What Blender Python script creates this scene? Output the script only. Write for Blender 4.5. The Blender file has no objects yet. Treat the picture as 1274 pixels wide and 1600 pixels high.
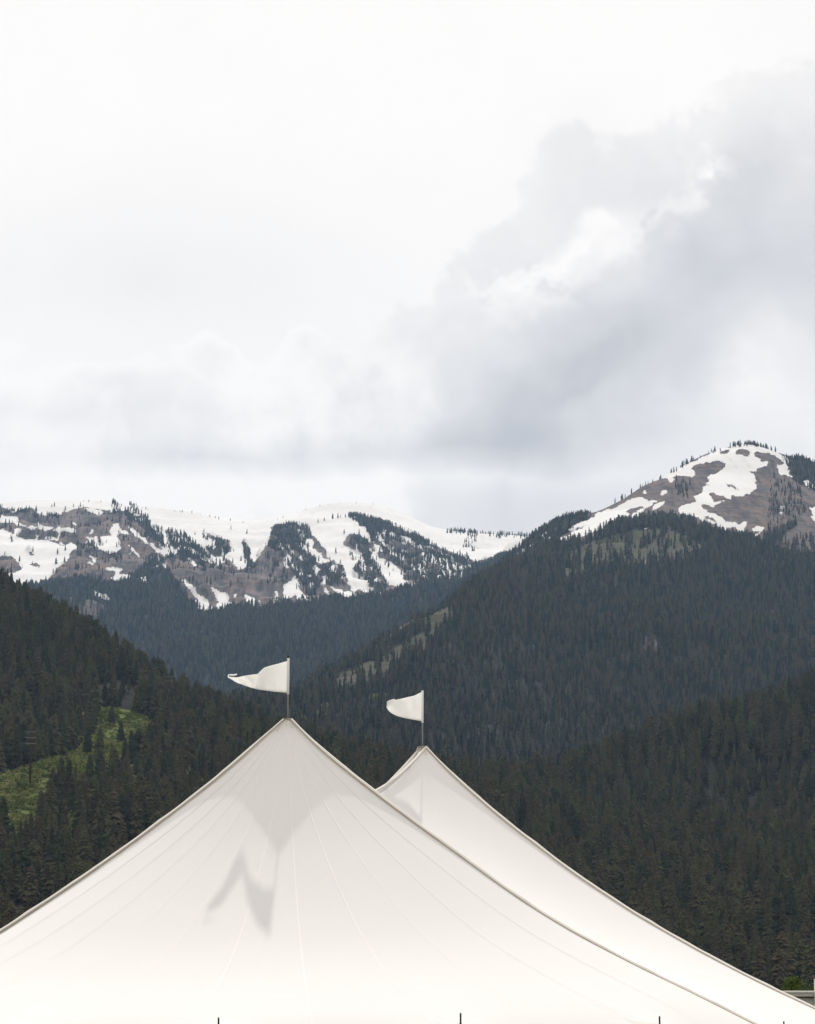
import bpy, bmesh, math, random
import numpy as np
from mathutils import Vector

random.seed(7)
rng = np.random.default_rng(11)
R = math.radians
scene = bpy.context.scene
COL = scene.collection

# ------------------------------------------------------------------ camera, sky, sun, exposure
FPX = 4500.0                      # focal length in photograph pixels (frame 1274 x 1600)
HOR = 1645.0                      # row of the horizon
CAMZ = 1.7
PITCH = math.atan((HOR - 800.0) / FPX)
cd = bpy.data.cameras.new('camera')
cam = bpy.data.objects.new('camera', cd)
COL.objects.link(cam)
cam.location = (0, 0, CAMZ)
cam.rotation_euler = (math.pi / 2 + PITCH, 0, 0)
cd.sensor_fit = 'HORIZONTAL'
cd.sensor_width = 24.0
cd.lens = FPX / 1274.0 * 24.0
cd.clip_start = 0.5
cd.clip_end = 60000
scene.camera = cam

SUN_EL, SUN_AZ = 48.0, 1.2        # degrees; azimuth measured from +Y towards +X
SUN_STRENGTH = 3.2
sl = bpy.data.lights.new('sun', 'SUN')
sl.energy = SUN_STRENGTH
sl.angle = R(1.1)
sl.color = (1.0, 0.97, 0.93)
so = bpy.data.objects.new('sun', sl)
COL.objects.link(so)
sd = Vector((math.sin(R(SUN_AZ)) * math.cos(R(SUN_EL)), math.cos(R(SUN_AZ)) * math.cos(R(SUN_EL)), math.sin(R(SUN_EL))))
so.rotation_euler = (-sd).to_track_quat('-Z', 'Y').to_euler()
so.location = (0, 0, 200)

scene.view_settings.view_transform = 'Standard'
scene.view_settings.look = 'None'
scene.view_settings.exposure = 0.1
scene.view_settings.gamma = 1.0
scene.render.engine = 'CYCLES'
scene.cycles.max_bounces = 4
scene.cycles.diffuse_bounces = 3
scene.cycles.volume_bounces = 0
scene.cycles.use_adaptive_sampling = True
scene.cycles.adaptive_threshold = 0.02
scene.cycles.use_denoising = True


class E:
    """a node socket with arithmetic"""
    def __init__(s, nt, sock): s.nt, s.k = nt, sock
    def _m(s, op, *a, clamp=False):
        n = s.nt.nodes.new('ShaderNodeMath'); n.operation = op; n.use_clamp = clamp
        for i, v in enumerate((s,) + a):
            if isinstance(v, E): s.nt.links.new(v.k, n.inputs[i])
            else: n.inputs[i].default_value = v
        return E(s.nt, n.outputs[0])
    def __add__(s, o): return s._m('ADD', o)
    __radd__ = __add__
    def __sub__(s, o): return s._m('SUBTRACT', o)
    def __rsub__(s, o): return (s * -1.0) + o
    def __mul__(s, o): return s._m('MULTIPLY', o)
    __rmul__ = __mul__
    def __truediv__(s, o): return s._m('DIVIDE', o)
    def clamp(s): return s._m('ADD', 0.0, clamp=True)
    def sq(s): return s * s
    def max(s, o): return s._m('MAXIMUM', o)
    def min(s, o): return s._m('MINIMUM', o)
    def exp(s): return s._m('EXPONENT')
    def step(s, a, b):
        n = s.nt.nodes.new('ShaderNodeMapRange'); n.interpolation_type = 'SMOOTHSTEP'
        s.nt.links.new(s.k, n.inputs['Value'])
        n.inputs['From Min'].default_value = a; n.inputs['From Max'].default_value = b
        return E(s.nt, n.outputs['Result'])


def noise(nt, vec, scale, detail=6, rough=0.55, dist=0.0, off=None):
    if off:
        m = nt.nodes.new('ShaderNodeVectorMath'); m.operation = 'ADD'
        nt.links.new(vec, m.inputs[0]); m.inputs[1].default_value = off; vec = m.outputs[0]
    n = nt.nodes.new('ShaderNodeTexNoise')
    n.inputs['Scale'].default_value = scale; n.inputs['Detail'].default_value = detail
    n.inputs['Roughness'].default_value = rough; n.inputs['Distortion'].default_value = dist
    nt.links.new(vec, n.inputs['Vector'])
    return E(nt, n.outputs['Fac'])


def mixc(nt, fac, a, b):
    n = nt.nodes.new('ShaderNodeMix'); n.data_type = 'RGBA'
    if isinstance(fac, E): nt.links.new(fac.k, n.inputs[0])
    else: n.inputs[0].default_value = fac
    for i, v in ((6, a), (7, b)):
        if isinstance(v, tuple): n.inputs[i].default_value = (*v[:3], 1)
        else: nt.links.new(v, n.inputs[i])
    return n.outputs[2]


def billow(nt, vec, scale, off=(0.0, 0.0, 0.0)):
    n = noise(nt, vec, scale, 2.5, 0.45, 0.0, off)
    return (n * 2.0 - 1.0)._m('ABSOLUTE') * 2.2


def build_world():
    w = bpy.data.worlds.new('World'); scene.world = w; w.use_nodes = True
    nt = w.node_tree; nt.nodes.clear()
    out = nt.nodes.new('ShaderNodeOutputWorld'); bg = nt.nodes.new('ShaderNodeBackground')
    nt.links.new(bg.outputs[0], out.inputs['Surface'])
    sky = nt.nodes.new('ShaderNodeTexSky'); sky.sky_type = 'NISHITA'; sky.sun_disc = False
    sky.sun_elevation = R(SUN_EL); sky.sun_rotation = R(SUN_AZ)
    sky.altitude = 1900; sky.dust_density = 2.0
    tc = nt.nodes.new('ShaderNodeTexCoord'); d = tc.outputs['Generated']
    sp = nt.nodes.new('ShaderNodeSeparateXYZ'); nt.links.new(d, sp.inputs[0])
    x, y, z = (E(nt, o) for o in sp.outputs)
    az = x._m('ARCTAN2', y); el = z._m('ARCSINE')
    # angular coordinates of the heavens in units of 1/4500 rad
    P = az * 4500.0 + 637.0
    Q = 1645.0 - el * 4500.0
    nA = noise(nt, d, 13, 4, 0.56)
    nB = noise(nt, d, 13, 4, 0.56, off=(3.1, 1.7, 5.2))
    nC = noise(nt, d, 42, 3, 0.6)
    nD = noise(nt, d, 5.5, 3, 0.5, off=(7.7, 2.2, 0.4))
    nE = noise(nt, d, 24, 5, 0.62, 0.0, off=(1.2, 8.8, 3.3))
    pw = P + (nA - 0.5) * 420.0 + (nC - 0.5) * 110.0
    qw = Q + (nB - 0.5) * 380.0 + (nC - 0.5) * 130.0

    def vec2(a, b):
        c = nt.nodes.new('ShaderNodeCombineXYZ'); nt.links.new(a.k, c.inputs[0]); nt.links.new(b.k, c.inputs[1]); return c.outputs[0]
    VW, VP = vec2(pw, qw), vec2(P, Q)

    def G(cx, cy, sx, sy, rot=0.0, v=VW):
        """soft round mass of cloud"""
        m_ = nt.nodes.new('ShaderNodeMapping'); m_.vector_type = 'TEXTURE'; nt.links.new(v, m_.inputs['Vector'])
        m_.inputs['Location'].default_value = (cx, cy, 0); m_.inputs['Rotation'].default_value = (0, 0, R(rot)); m_.inputs['Scale'].default_value = (sx * 2.2, sy * 2.2, 1)
        g_ = nt.nodes.new('ShaderNodeTexGradient'); g_.gradient_type = 'QUADRATIC_SPHERE'; nt.links.new(m_.outputs[0], g_.inputs[0])
        return E(nt, g_.outputs['Fac'])
    # towering mass to the right
    yb = (((P - 560.0).max(0.0)) / -230.0).exp() * 420.0 + 90.0
    bl = billow(nt, d, 17.0, (9.0, 3.0, 6.0))
    dR = qw + (bl - 0.5) * 120.0 + (nE - 0.5) * 130.0 + (nC - 0.5) * 70.0 - yb
    eR = (pw + (bl - 0.5) * 110.0 + (nE - 0.5) * 130.0 + (nC - 0.5) * 70.0)
    R1 = dR.step(0, 42) * (eR - (Q - 480.0).max(0.0) * 0.25).step(520, 690) * (0.45 + dR.step(0, 260) * 0.55)
    band = G(960, 600, 420, 110, -21)
    pm = P + (nA - 0.5) * 160.0 + (nE - 0.5) * 70.0; qm = Q + (nB - 0.5) * 90.0 + (nE - 0.5) * 50.0
    VM = vec2(pm, qm)
    low = G(720, 712, 330, 34, -3, VM)
    shade = R1 * 0.34 + band * 0.50 * pw.step(520, 800) + low * 0.36 + R1 * (0.6 - bl).max(0.0) * 0.3
    shade = shade + G(1180, 330, 260, 130, -15) * 0.16 + G(900, 260, 130, 120) * 0.10
    shade = shade - G(1230, 650, 130, 110, -20) * 0.34 - G(770, 768, 330, 18, 0, VM) * 0.20 - G(350, 775, 500, 26, 0, VM) * 0.16
    puff = (nE + (nC - 0.5) * 0.35 - 0.45).step(0.0, 0.09)
    for cx, cy, sx, sy, rt, k in ((835, 400, 85, 40, -8, .6), (935, 360, 60, 36, 0, .6), (1110, 335, 60, 42, -20, .5), (1000, 400, 170, 28, -16, .35), (1125, 220, 60, 80, 0, .4)):
        shade = shade - G(cx, cy, sx, sy, rt) * puff * k
    # cumulus bank to the left
    bil = billow(nt, d, 24.0); bil2 = billow(nt, d, 34.0, (2.0, 5.0, 1.0))
    yl = G(90, 0, 130, 1e6, 0, VP) * -22.0 + G(315, 0, 55, 1e6, 0, VP) * -34.0 + G(470, 0, 110, 1e6, 0, VP) * -62.0 + 552.0
    ql = Q + (bil - 0.5) * 110.0 + (nE - 0.5) * 90.0 + (nC - 0.5) * 50.0
    L1 = (ql - yl).step(0, 9) * P.step(680, 540)
    veil = G(200, 450, 420, 130, 0, VP) * 0.23
    inner = (nE - 0.42).step(0.0, 0.20) * 0.20 + (0.62 - bil2).max(0.0) * 0.14 + G(70, 655, 170, 26, 0, VM) * 0.24 + G(340, 722, 230, 22, 0, VM) * 0.36 + G(120, 600, 80, 40) * 0.08 + G(600, 610, 90, 120) * 0.16
    lit = (ql - yl).step(70, 0)
    left = L1 * (inner * (1.0 - lit * 0.9)) * 0.85
    shade = shade + left + veil * (1.0 - L1)
    # the same broken cloud over the rest of the heavens
    away = 1.0 - G(637, 400, 1000, 800, 0, VP)
    shade = shade + away * ((nD - 0.45).step(0.0, 0.35) * 0.34 + (nA - 0.5) * 0.35)
    shade = shade + (nC - 0.5) * 0.06
    shade = shade.clamp()
    cl = mixc(nt, shade, (1.035, 0.992, 0.942), (0.545, 0.54, 0.55))
    m = nt.nodes.new('ShaderNodeVectorMath'); m.operation = 'SCALE'
    nt.links.new(sky.outputs[0], m.inputs[0]); m.inputs['Scale'].default_value = 0.08
    fin = mixc(nt, 0.94, m.outputs[0], cl)
    nt.links.new(fin, bg.inputs['Color']); bg.inputs['Strength'].default_value = 1.0


build_world()
scene.world.cycles.sampling_method = 'NONE'      # an even sky needs no importance map

# ------------------------------------------------------------------ helpers
CP, SP = math.cos(PITCH), math.sin(PITCH)


def ray(px, py):
    xc, yc = (px - 637.0) / FPX, (800.0 - py) / FPX
    return xc, CP - yc * SP, SP + yc * CP


def at(px, py, Y):
    dx, dy, dz = ray(px, py); t = Y / dy
    return Vector((dx * t, Y, CAMZ + dz * t))


def proj(X, Y, Z):
    zc = Y * CP + (Z - CAMZ) * SP
    yc = -Y * SP + (Z - CAMZ) * CP
    return 637.0 + FPX * X / zc, 800.0 - FPX * yc / zc


def tag(o, label=None, cat=None, group=None, kind=None):
    for k, v in (('label', label), ('category', cat), ('group', group), ('kind', kind)):
        if v: o[k] = v
    return o


def link(name, me, mat=None, parent=None, smooth=False):
    o = bpy.data.objects.new(name, me); COL.objects.link(o)
    if mat is not None and not me.materials: me.materials.append(mat)
    if parent is not None: o.parent = parent
    if smooth: me.polygons.foreach_set('use_smooth', [True] * len(me.polygons))
    return o


def empty(name, loc=(0, 0, 0)):
    o = bpy.data.objects.new(name, None); COL.objects.link(o); o.location = loc
    o.empty_display_size = 0.3
    return o


class MB:
    def __init__(s, org=(0, 0, 0)): s.v, s.f, s.o = [], [], Vector(org)
    def add(s, vs, fs):
        b = len(s.v); s.v += [tuple(Vector(p) - s.o) for p in vs]; s.f += [tuple(i + b for i in f) for f in fs]
    def box(s, c, d):
        x, y, z = c; a, b, h = d[0] / 2, d[1] / 2, d[2] / 2
        s.add([(x - a, y - b, z - h), (x + a, y - b, z - h), (x + a, y + b, z - h), (x - a, y + b, z - h),
               (x - a, y - b, z + h), (x + a, y - b, z + h), (x + a, y + b, z + h), (x - a, y + b, z + h)],
              [(3, 2, 1, 0), (4, 5, 6, 7), (0, 1, 5, 4), (1, 2, 6, 5), (2, 3, 7, 6), (3, 0, 4, 7)])
    def tube(s, pts, rad, n=8, cap=True):
        pts = [Vector(p) for p in pts]
        rr = rad if isinstance(rad, (list, tuple)) else [rad] * len(pts)
        vs, fs = [], []
        for i, p in enumerate(pts):
            t = (pts[min(i + 1, len(pts) - 1)] - pts[max(i - 1, 0)]).normalized()
            a = t.cross(Vector((0, 0, 1)))
            if a.length < 1e-3: a = Vector((1, 0, 0))
            a.normalize(); b = t.cross(a).normalized()
            for k in range(n):
                q = 2 * math.pi * k / n
                vs.append(p + (a * math.cos(q) + b * math.sin(q)) * rr[i])
        for i in range(len(pts) - 1):
            for k in range(n):
                k2 = (k + 1) % n
                fs.append((i * n + k, i * n + k2, (i + 1) * n + k2, (i + 1) * n + k))
        if cap:
            fs.append(tuple(range(n - 1, -1, -1))); fs.append(tuple((len(pts) - 1) * n + k for k in range(n)))
        s.add(vs, fs)
    def grid(s, rows):
        n = len(rows[0])
        s.add([p for r in rows for p in r],
              [(i * n + j, i * n + j + 1, (i + 1) * n + j + 1, (i + 1) * n + j) for i in range(len(rows) - 1) for j in range(n - 1)])
    def mesh(s, name):
        me = bpy.data.meshes.new(name); me.from_pydata(s.v, [], s.f); me.update(); return me
    def build(s, name, mat, parent=None, smooth=False): return link(name, s.mesh(name), mat, parent, smooth)


def grid_mesh(name, X, Y, Z):
    nr, nc = X.shape
    co = np.stack([X, Y, Z], -1).reshape(-1, 3).astype(np.float32)
    i = np.arange(nr * nc).reshape(nr, nc)
    q = np.stack([i[:-1, :-1], i[:-1, 1:], i[1:, 1:], i[1:, :-1]], -1).reshape(-1, 4).astype(np.int32)
    me = bpy.data.meshes.new(name)
    me.vertices.add(len(co)); me.vertices.foreach_set('co', co.ravel())
    me.loops.add(q.size); me.loops.foreach_set('vertex_index', q.ravel())
    me.polygons.add(len(q)); me.polygons.foreach_set('loop_start', np.arange(len(q), dtype=np.int32) * 4)
    me.update(calc_edges=True)
    me.polygons.foreach_set('use_smooth', np.ones(len(q), dtype=bool))
    return me


def attr(me, name, a):
    t = me.attributes.new(name, 'FLOAT', 'POINT'); t.data.foreach_set('value', np.ascontiguousarray(a, dtype=np.float32).ravel())


def vnoise(x, y, seed=0):
    xi, yi = np.floor(x).astype(np.int64), np.floor(y).astype(np.int64)
    fx, fy = x - xi, y - yi
    fx, fy = fx * fx * (3 - 2 * fx), fy * fy * (3 - 2 * fy)
    def h(a, b):
        n = (a * 374761393 + b * 668265263 + seed * 974711) & 0xffffffff
        n = ((n ^ (n >> 13)) * 1274126177) & 0xffffffff
        return ((n ^ (n >> 16)) & 0xffff) / 65535.0
    return (h(xi, yi) * (1 - fx) + h(xi + 1, yi) * fx) * (1 - fy) + (h(xi, yi + 1) * (1 - fx) + h(xi + 1, yi + 1) * fx) * fy


def fbm(x, y, o=5, seed=0):
    s, a, t = 0, 1.0, 0
    for k in range(o):
        s = s + a * (vnoise(x * 2 ** k + 17 * k, y * 2 ** k - 9 * k, seed + k) - 0.5); t += a; a *= 0.5
    return s / t * 2


# ------------------------------------------------------------------ materials
def new_mat(name):
    m = bpy.data.materials.new(name); m.use_nodes = True
    nt = m.node_tree; b = nt.nodes['Principled BSDF']
    b.inputs['Specular IOR Level'].default_value = 0.25
    return m, nt, b


def plain(name, col, rough=0.7, var=0.12, scale=3.0, metal=0.0, bump=0.0):
    m, nt, b = new_mat(name)
    tc = nt.nodes.new('ShaderNodeTexCoord')
    n = noise(nt, tc.outputs['Object'], scale, 6, 0.6)
    c = mixc(nt, n, tuple(v * (1 - var) for v in col), tuple(min(1, v * (1 + var)) for v in col))
    nt.links.new(c, b.inputs['Base Color'])
    b.inputs['Roughness'].default_value = rough; b.inputs['Metallic'].default_value = metal
    if bump:
        bp = nt.nodes.new('ShaderNodeBump'); bp.inputs['Strength'].default_value = bump; bp.inputs['Distance'].default_value = 0.01
        nt.links.new(n.k, bp.inputs['Height']); nt.links.new(bp.outputs[0], b.inputs['Normal'])
    return m


def cloth(name, col, trans, tcol):
    m = bpy.data.materials.new(name); m.use_nodes = True
    nt = m.node_tree; nt.nodes.clear()
    out = nt.nodes.new('ShaderNodeOutputMaterial')
    d = nt.nodes.new('ShaderNodeBsdfDiffuse'); t = nt.nodes.new('ShaderNodeBsdfTranslucent'); mx = nt.nodes.new('ShaderNodeMixShader')
    tc = nt.nodes.new('ShaderNodeTexCoord')
    n = noise(nt, tc.outputs['Object'], 1.3, 5, 0.6)
    w = noise(nt, tc.outputs['Object'], 55, 3, 0.6)
    c = mixc(nt, n, tuple(v * 0.975 for v in col), col)
    nt.links.new(c, d.inputs['Color']); t.inputs['Color'].default_value = (*tcol, 1)
    bp = nt.nodes.new('ShaderNodeBump'); bp.inputs['Strength'].default_value = 0.08; bp.inputs['Distance'].default_value = 0.004
    nt.links.new(w.k, bp.inputs['Height']); nt.links.new(bp.outputs[0], d.inputs['Normal'])
    mx.inputs[0].default_value = trans
    nt.links.new(d.outputs[0], mx.inputs[1]); nt.links.new(t.outputs[0], mx.inputs[2]); nt.links.new(mx.outputs[0], out.inputs[0])
    return m


def named(nt, nm):
    a = nt.nodes.new('ShaderNodeAttribute'); a.attribute_name = nm; return E(nt, a.outputs['Fac'])


def terrain_mat(name, rockA, rockB, floor, grassA, grassB, nscale):
    m, nt, b = new_mat(name)
    tc = nt.nodes.new('ShaderNodeTexCoord'); o = tc.outputs['Object']
    n1 = noise(nt, o, nscale, 8, 0.6); n2 = noise(nt, o, nscale * 7, 6, 0.65); n3 = noise(nt, o, nscale * 2.5, 6, 0.6, 0.5, off=(40, 7, 3))
    n4 = noise(nt, o, nscale * 28, 4, 0.65, 0.3)
    st = nt.nodes.new('ShaderNodeMapping'); nt.links.new(o, st.inputs['Vector']); st.inputs['Scale'].default_value = (0.3, 0.3, 2.6)
    strata = noise(nt, st.outputs[0], nscale * 5, 5, 0.6)
    gv = nt.nodes.new('ShaderNodeMapping'); nt.links.new(o, gv.inputs['Vector']); gv.inputs['Scale'].default_value = (1.0, 0.12, 0.25)
    gully = noise(nt, gv.outputs[0], nscale * 9, 5, 0.65)
    rock = mixc(nt, (n1 * 0.30 + strata * 0.30 + n2 * 0.35 + gully * 0.45 - 0.2).step(0.36, 0.64), rockA, rockB)
    n5 = noise(nt, o, nscale * 1.7, 5, 0.6, 0.4, off=(11, 90, 5))
    rock = mixc(nt, (n5 * 0.6 + gully * 0.4).step(0.46, 0.60) * 0.75, rock, (rockB[0] * 1.15, rockB[1] * 0.98, rockB[2] * 0.86))
    rock = mixc(nt, (strata * 0.6 + n4 * 0.4).step(0.53, 0.60) * 0.7, rock, (rockA[0] * 0.6, rockA[1] * 0.6, rockA[2] * 0.64))
    grass = mixc(nt, n2.step(0.35, 0.65), grassA, grassB)
    c = mixc(nt, (named(nt, 'forest') + (n3 - 0.5) * 0.7).step(0.3, 0.6), rock, floor)
    c = mixc(nt, (named(nt, 'grass') + (n3 - 0.5) * 0.5).step(0.35, 0.6), c, grass)
    sn = (named(nt, 'snow') + (n3 - 0.5) * 0.35 + (n2 - 0.5) * 0.8 + (n4 - 0.5) * 1.1).step(0.42, 0.50)
    snowc = mixc(nt, n1.step(0.35, 0.7), (0.66, 0.65, 0.635), (0.58, 0.565, 0.545))
    snowc = mixc(nt, (gully * 0.7 + n5 * 0.3).step(0.54, 0.66) * 0.5, snowc, (0.50, 0.45, 0.42))
    c = mixc(nt, sn, c, snowc)
    nt.links.new(c, b.inputs['Base Color']); b.inputs['Roughness'].default_value = 0.95
    b.inputs['Specular IOR Level'].default_value = 0.05
    bp = nt.nodes.new('ShaderNodeBump'); bp.inputs['Strength'].default_value = 0.55; bp.inputs['Distance'].default_value = 7.0
    h = (n2 + strata * 0.7 + gully * 0.8) * (1.0 - sn * 0.94)
    nt.links.new(h.k, bp.inputs['Height']); nt.links.new(bp.outputs[0], b.inputs['Normal'])
    return m


def foliage_mat(name, cols, tr=0.12):
    m = bpy.data.materials.new(name); m.use_nodes = True
    nt = m.node_tree; nt.nodes.clear()
    out = nt.nodes.new('ShaderNodeOutputMaterial')
    oi = nt.nodes.new('ShaderNodeObjectInfo')
    cr = nt.nodes.new('ShaderNodeValToRGB'); nt.links.new(oi.outputs['Random'], cr.inputs[0])
    el = cr.color_ramp.elements; cr.color_ramp.interpolation = 'CONSTANT'
    for i, c in enumerate(cols):
        e = el[i] if i < 2 else el.new(0.5)
        e.color = (*c, 1)
    for i in range(len(cols)): el[i].position = i / len(cols)
    for i, c in enumerate(cols): el[i].color = (*c, 1)
    tc = nt.nodes.new('ShaderNodeTexCoord')
    n = noise(nt, tc.outputs['Object'], 9.0, 4, 0.6)
    hs = nt.nodes.new('ShaderNodeHueSaturation'); nt.links.new(cr.outputs[0], hs.inputs['Color'])
    nt.links.new((n * 1.3 + 0.35).k, hs.inputs['Value'])
    d = nt.nodes.new('ShaderNodeBsdfDiffuse'); t = nt.nodes.new('ShaderNodeBsdfTranslucent'); mx = nt.nodes.new('ShaderNodeMixShader')
    nt.links.new(hs.outputs[0], d.inputs[0]); nt.links.new(hs.outputs[0], t.inputs[0]); mx.inputs[0].default_value = tr
    nt.links.new(d.outputs[0], mx.inputs[1]); nt.links.new(t.outputs[0], mx.inputs[2]); nt.links.new(mx.outputs[0], out.inputs[0])
    return m


M = {}
M['cloth'] = cloth('sailcloth', (0.925, 0.908, 0.893), 0.24, (0.90, 0.87, 0.845))
M['seam'] = cloth('welded_seam', (0.925, 0.897, 0.875), 0.12, (0.8, 0.76, 0.71))
M['flag'] = cloth('flag_cloth', (0.93, 0.92, 0.905), 0.60, (0.92, 0.91, 0.89))
M['strap'] = cloth('strap_cloth', (0.86, 0.83, 0.78), 0.12, (0.7, 0.65, 0.6))
M['rope'] = plain('tan_rope', (0.46, 0.39, 0.31), 0.9, 0.3, 30)
M['black'] = plain('black_metal', (0.02, 0.02, 0.022), 0.4, 0.1, 8, 0.3)
M['pole'] = plain('aged_pole_metal', (0.26, 0.25, 0.21), 0.45, 0.15, 9, 0.5)
M['sleeve'] = plain('white_sleeve', (0.72, 0.72, 0.71), 0.6, 0.05, 9)
M['wood'] = plain('varnished_wood', (0.36, 0.20, 0.09), 0.5, 0.25, 6)
M['darkwood'] = plain('weathered_pole_wood', (0.045, 0.036, 0.030), 0.9, 0.3, 1.5)
M['greywood'] = plain('weathered_grey_wood', (0.16, 0.145, 0.13), 0.9, 0.2, 1.5)
M['wire'] = plain('wire_metal', (0.05, 0.05, 0.05), 0.9, 0.1, 1)
M['siding'] = plain('grey_siding', (0.47, 0.455, 0.42), 0.7, 0.07, 2)
M['trim'] = plain('white_trim', (0.80, 0.78, 0.73), 0.6, 0.04, 2)
M['darkline'] = plain('dark_line_strip', (0.09, 0.085, 0.08), 0.6, 0.1, 2)
M['roof'] = plain('grey_roof', (0.3, 0.3, 0.3), 0.8, 0.1, 2)
M['bark'] = plain('conifer_bark', (0.06, 0.048, 0.04), 0.95, 0.3, 12)
M['needles'] = foliage_mat('conifer_needles', [(0.092, 0.082, 0.051), (0.062, 0.068, 0.040), (0.090, 0.088, 0.048), (0.098, 0.083, 0.054), (0.052, 0.057, 0.038), (0.100, 0.100, 0.052), (0.076, 0.071, 0.046)], 0.14)
M['needles_far'] = foliage_mat('distant_conifer_needles', [(0.090, 0.084, 0.058), (0.036, 0.044, 0.032), (0.072, 0.080, 0.048), (0.110, 0.092, 0.070), (0.030, 0.037, 0.028), (0.104, 0.106, 0.060), (0.056, 0.058, 0.042)], 0.15)
M['snag'] = plain('dead_conifer_grey', (0.055, 0.048, 0.043), 0.95, 0.25, 8)
M['leaf'] = foliage_mat('willow_leaf', [(0.055, 0.08, 0.022), (0.08, 0.105, 0.032), (0.065, 0.085, 0.032), (0.09, 0.11, 0.04)], 0.25)
M['meadow'] = foliage_mat('meadow_leaf', [(0.13, 0.16, 0.042), (0.23, 0.24, 0.075), (0.075, 0.10, 0.032), (0.26, 0.26, 0.11), (0.10, 0.125, 0.04)], 0.25)
M['far'] = terrain_mat('snowy_mountain_surface', (0.046, 0.040, 0.042), (0.170, 0.142, 0.130), (0.020, 0.023, 0.020), (0.07, 0.07, 0.04), (0.10, 0.09, 0.05), 0.006)
M['mid'] = terrain_mat('forested_mountain_surface', (0.048, 0.040, 0.041), (0.140, 0.116, 0.106), (0.018, 0.019, 0.015), (0.043, 0.041, 0.023), (0.070, 0.067, 0.036), 0.009)
M['near'] = terrain_mat('near_hillside_surface', (0.022, 0.021, 0.015), (0.030, 0.027, 0.019), (0.014, 0.014, 0.010), (0.075, 0.105, 0.026), (0.135, 0.16, 0.046), 0.03)


for k_ in ('snag', 'bark', 'wire', 'darkwood'): M[k_].node_tree.nodes['Principled BSDF'].inputs['Specular IOR Level'].default_value = 0.0


def lawn_mat():
    m, nt, b = new_mat('lawn')
    tc = nt.nodes.new('ShaderNodeTexCoord')
    n = noise(nt, tc.outputs['Object'], 0.4, 8, 0.65); n2 = noise(nt, tc.outputs['Object'], 9, 5, 0.6)
    c = mixc(nt, (n * 0.6 + n2 * 0.4).step(0.35, 0.65), (0.06, 0.07, 0.035), (0.10, 0.11, 0.055))
    nt.links.new(c, b.inputs['Base Color']); b.inputs['Roughness'].default_value = 0.95
    return m


M['lawn'] = lawn_mat()

# ------------------------------------------------------------------ ground cover maps traced over the hills
RX0, RY0, RX1, RY1 = -160, 640, 1440, 1420
RW, RH = RX1 - RX0, RY1 - RY0


def blank(v=0.0): return np.full((RH, RW), v, dtype=np.float32)


def paint(img, poly, v, op='set'):
    p = np.array(poly, dtype=np.float64)
    x0, x1 = max(int(p[:, 0].min()) - 1, RX0), min(int(p[:, 0].max()) + 2, RX1)
    y0, y1 = max(int(p[:, 1].min()) - 1, RY0), min(int(p[:, 1].max()) + 2, RY1)
    if x1 <= x0 or y1 <= y0: return
    gx, gy = np.meshgrid(np.arange(x0, x1), np.arange(y0, y1))
    cov = np.zeros(gx.shape)
    for sx in (0.25, 0.75):
        for sy in (0.25, 0.75):
            a, b = gx + sx, gy + sy
            c = np.zeros(gx.shape, dtype=bool)
            j = len(p) - 1
            for i in range(len(p)):
                xi, yi, xj, yj = p[i, 0], p[i, 1], p[j, 0], p[j, 1]
                if yi != yj:
                    c ^= ((yi > b) != (yj > b)) & (a < (xj - xi) * (b - yi) / (yj - yi) + xi)
                j = i
            cov += c
    cov /= 4
    sl_ = img[y0 - RY0:y1 - RY0, x0 - RX0:x1 - RX0]
    if op == 'set': sl_[:] = sl_ * (1 - cov) + v * cov
    else: sl_[:] = np.maximum(sl_, cov * v)


def blur(img, k=1):
    for _ in range(k):
        p = np.pad(img, 1, mode='edge')
        img = (p[:-2, 1:-1] + p[2:, 1:-1] + p[1:-1, :-2] + p[1:-1, 2:] + 2 * p[1:-1, 1:-1]) / 6
    return img


def look(img, px, py):
    x = np.clip(np.asarray(px) - RX0 - 0.5, 0, RW - 1.001); y = np.clip(np.asarray(py) - RY0 - 0.5, 0, RH - 1.001)
    xi, yi = x.astype(int), y.astype(int); fx, fy = x - xi, y - yi
    return (img[yi, xi] * (1 - fx) + img[yi, xi + 1] * fx) * (1 - fy) + (img[yi + 1, xi] * (1 - fx) + img[yi + 1, xi + 1] * fx) * fy


far_snow, far_forest, far_grass = blank(), blank(), blank()
top_edge = [(-150, 800), (0, 793), (6, 792), (23, 800), (34, 795), (52, 793), (58, 804), (71, 805), (83, 801), (94, 805), (110, 798), (129, 793), (141, 794), (165, 796), (171, 797), (176, 800), (200, 797), (205, 812), (233, 812), (240, 830), (256, 850), (266, 870), (272, 868), (283, 855), (300, 862), (330, 880), (340, 886), (352, 875), (364, 880), (370, 888), (378, 889), (390, 884), (400, 880), (404, 865), (412, 858), (418, 850), (424, 832), (430, 820), (450, 818), (470, 822), (482, 826), (490, 840), (507, 856), (512, 868), (525, 880), (536, 885), (541, 905), (548, 915), (553, 925), (560, 922), (566, 925), (572, 915), (566, 903), (556, 897), (551, 888), (558, 882), (562, 875), (560, 865), (555, 858), (545, 855), (540, 848), (539, 842), (548, 833), (560, 834), (570, 842), (578, 850), (582, 845), (572, 828), (560, 812), (545, 807), (580, 808), (610, 818), (650, 835), (690, 858), (720, 868), (745, 878), (760, 872), (775, 870), (790, 862), (810, 855), (830, 848), (1000, 850)]
paint(far_snow, [(-150, 700)] + top_edge + [(1000, 700)], 1)
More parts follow.
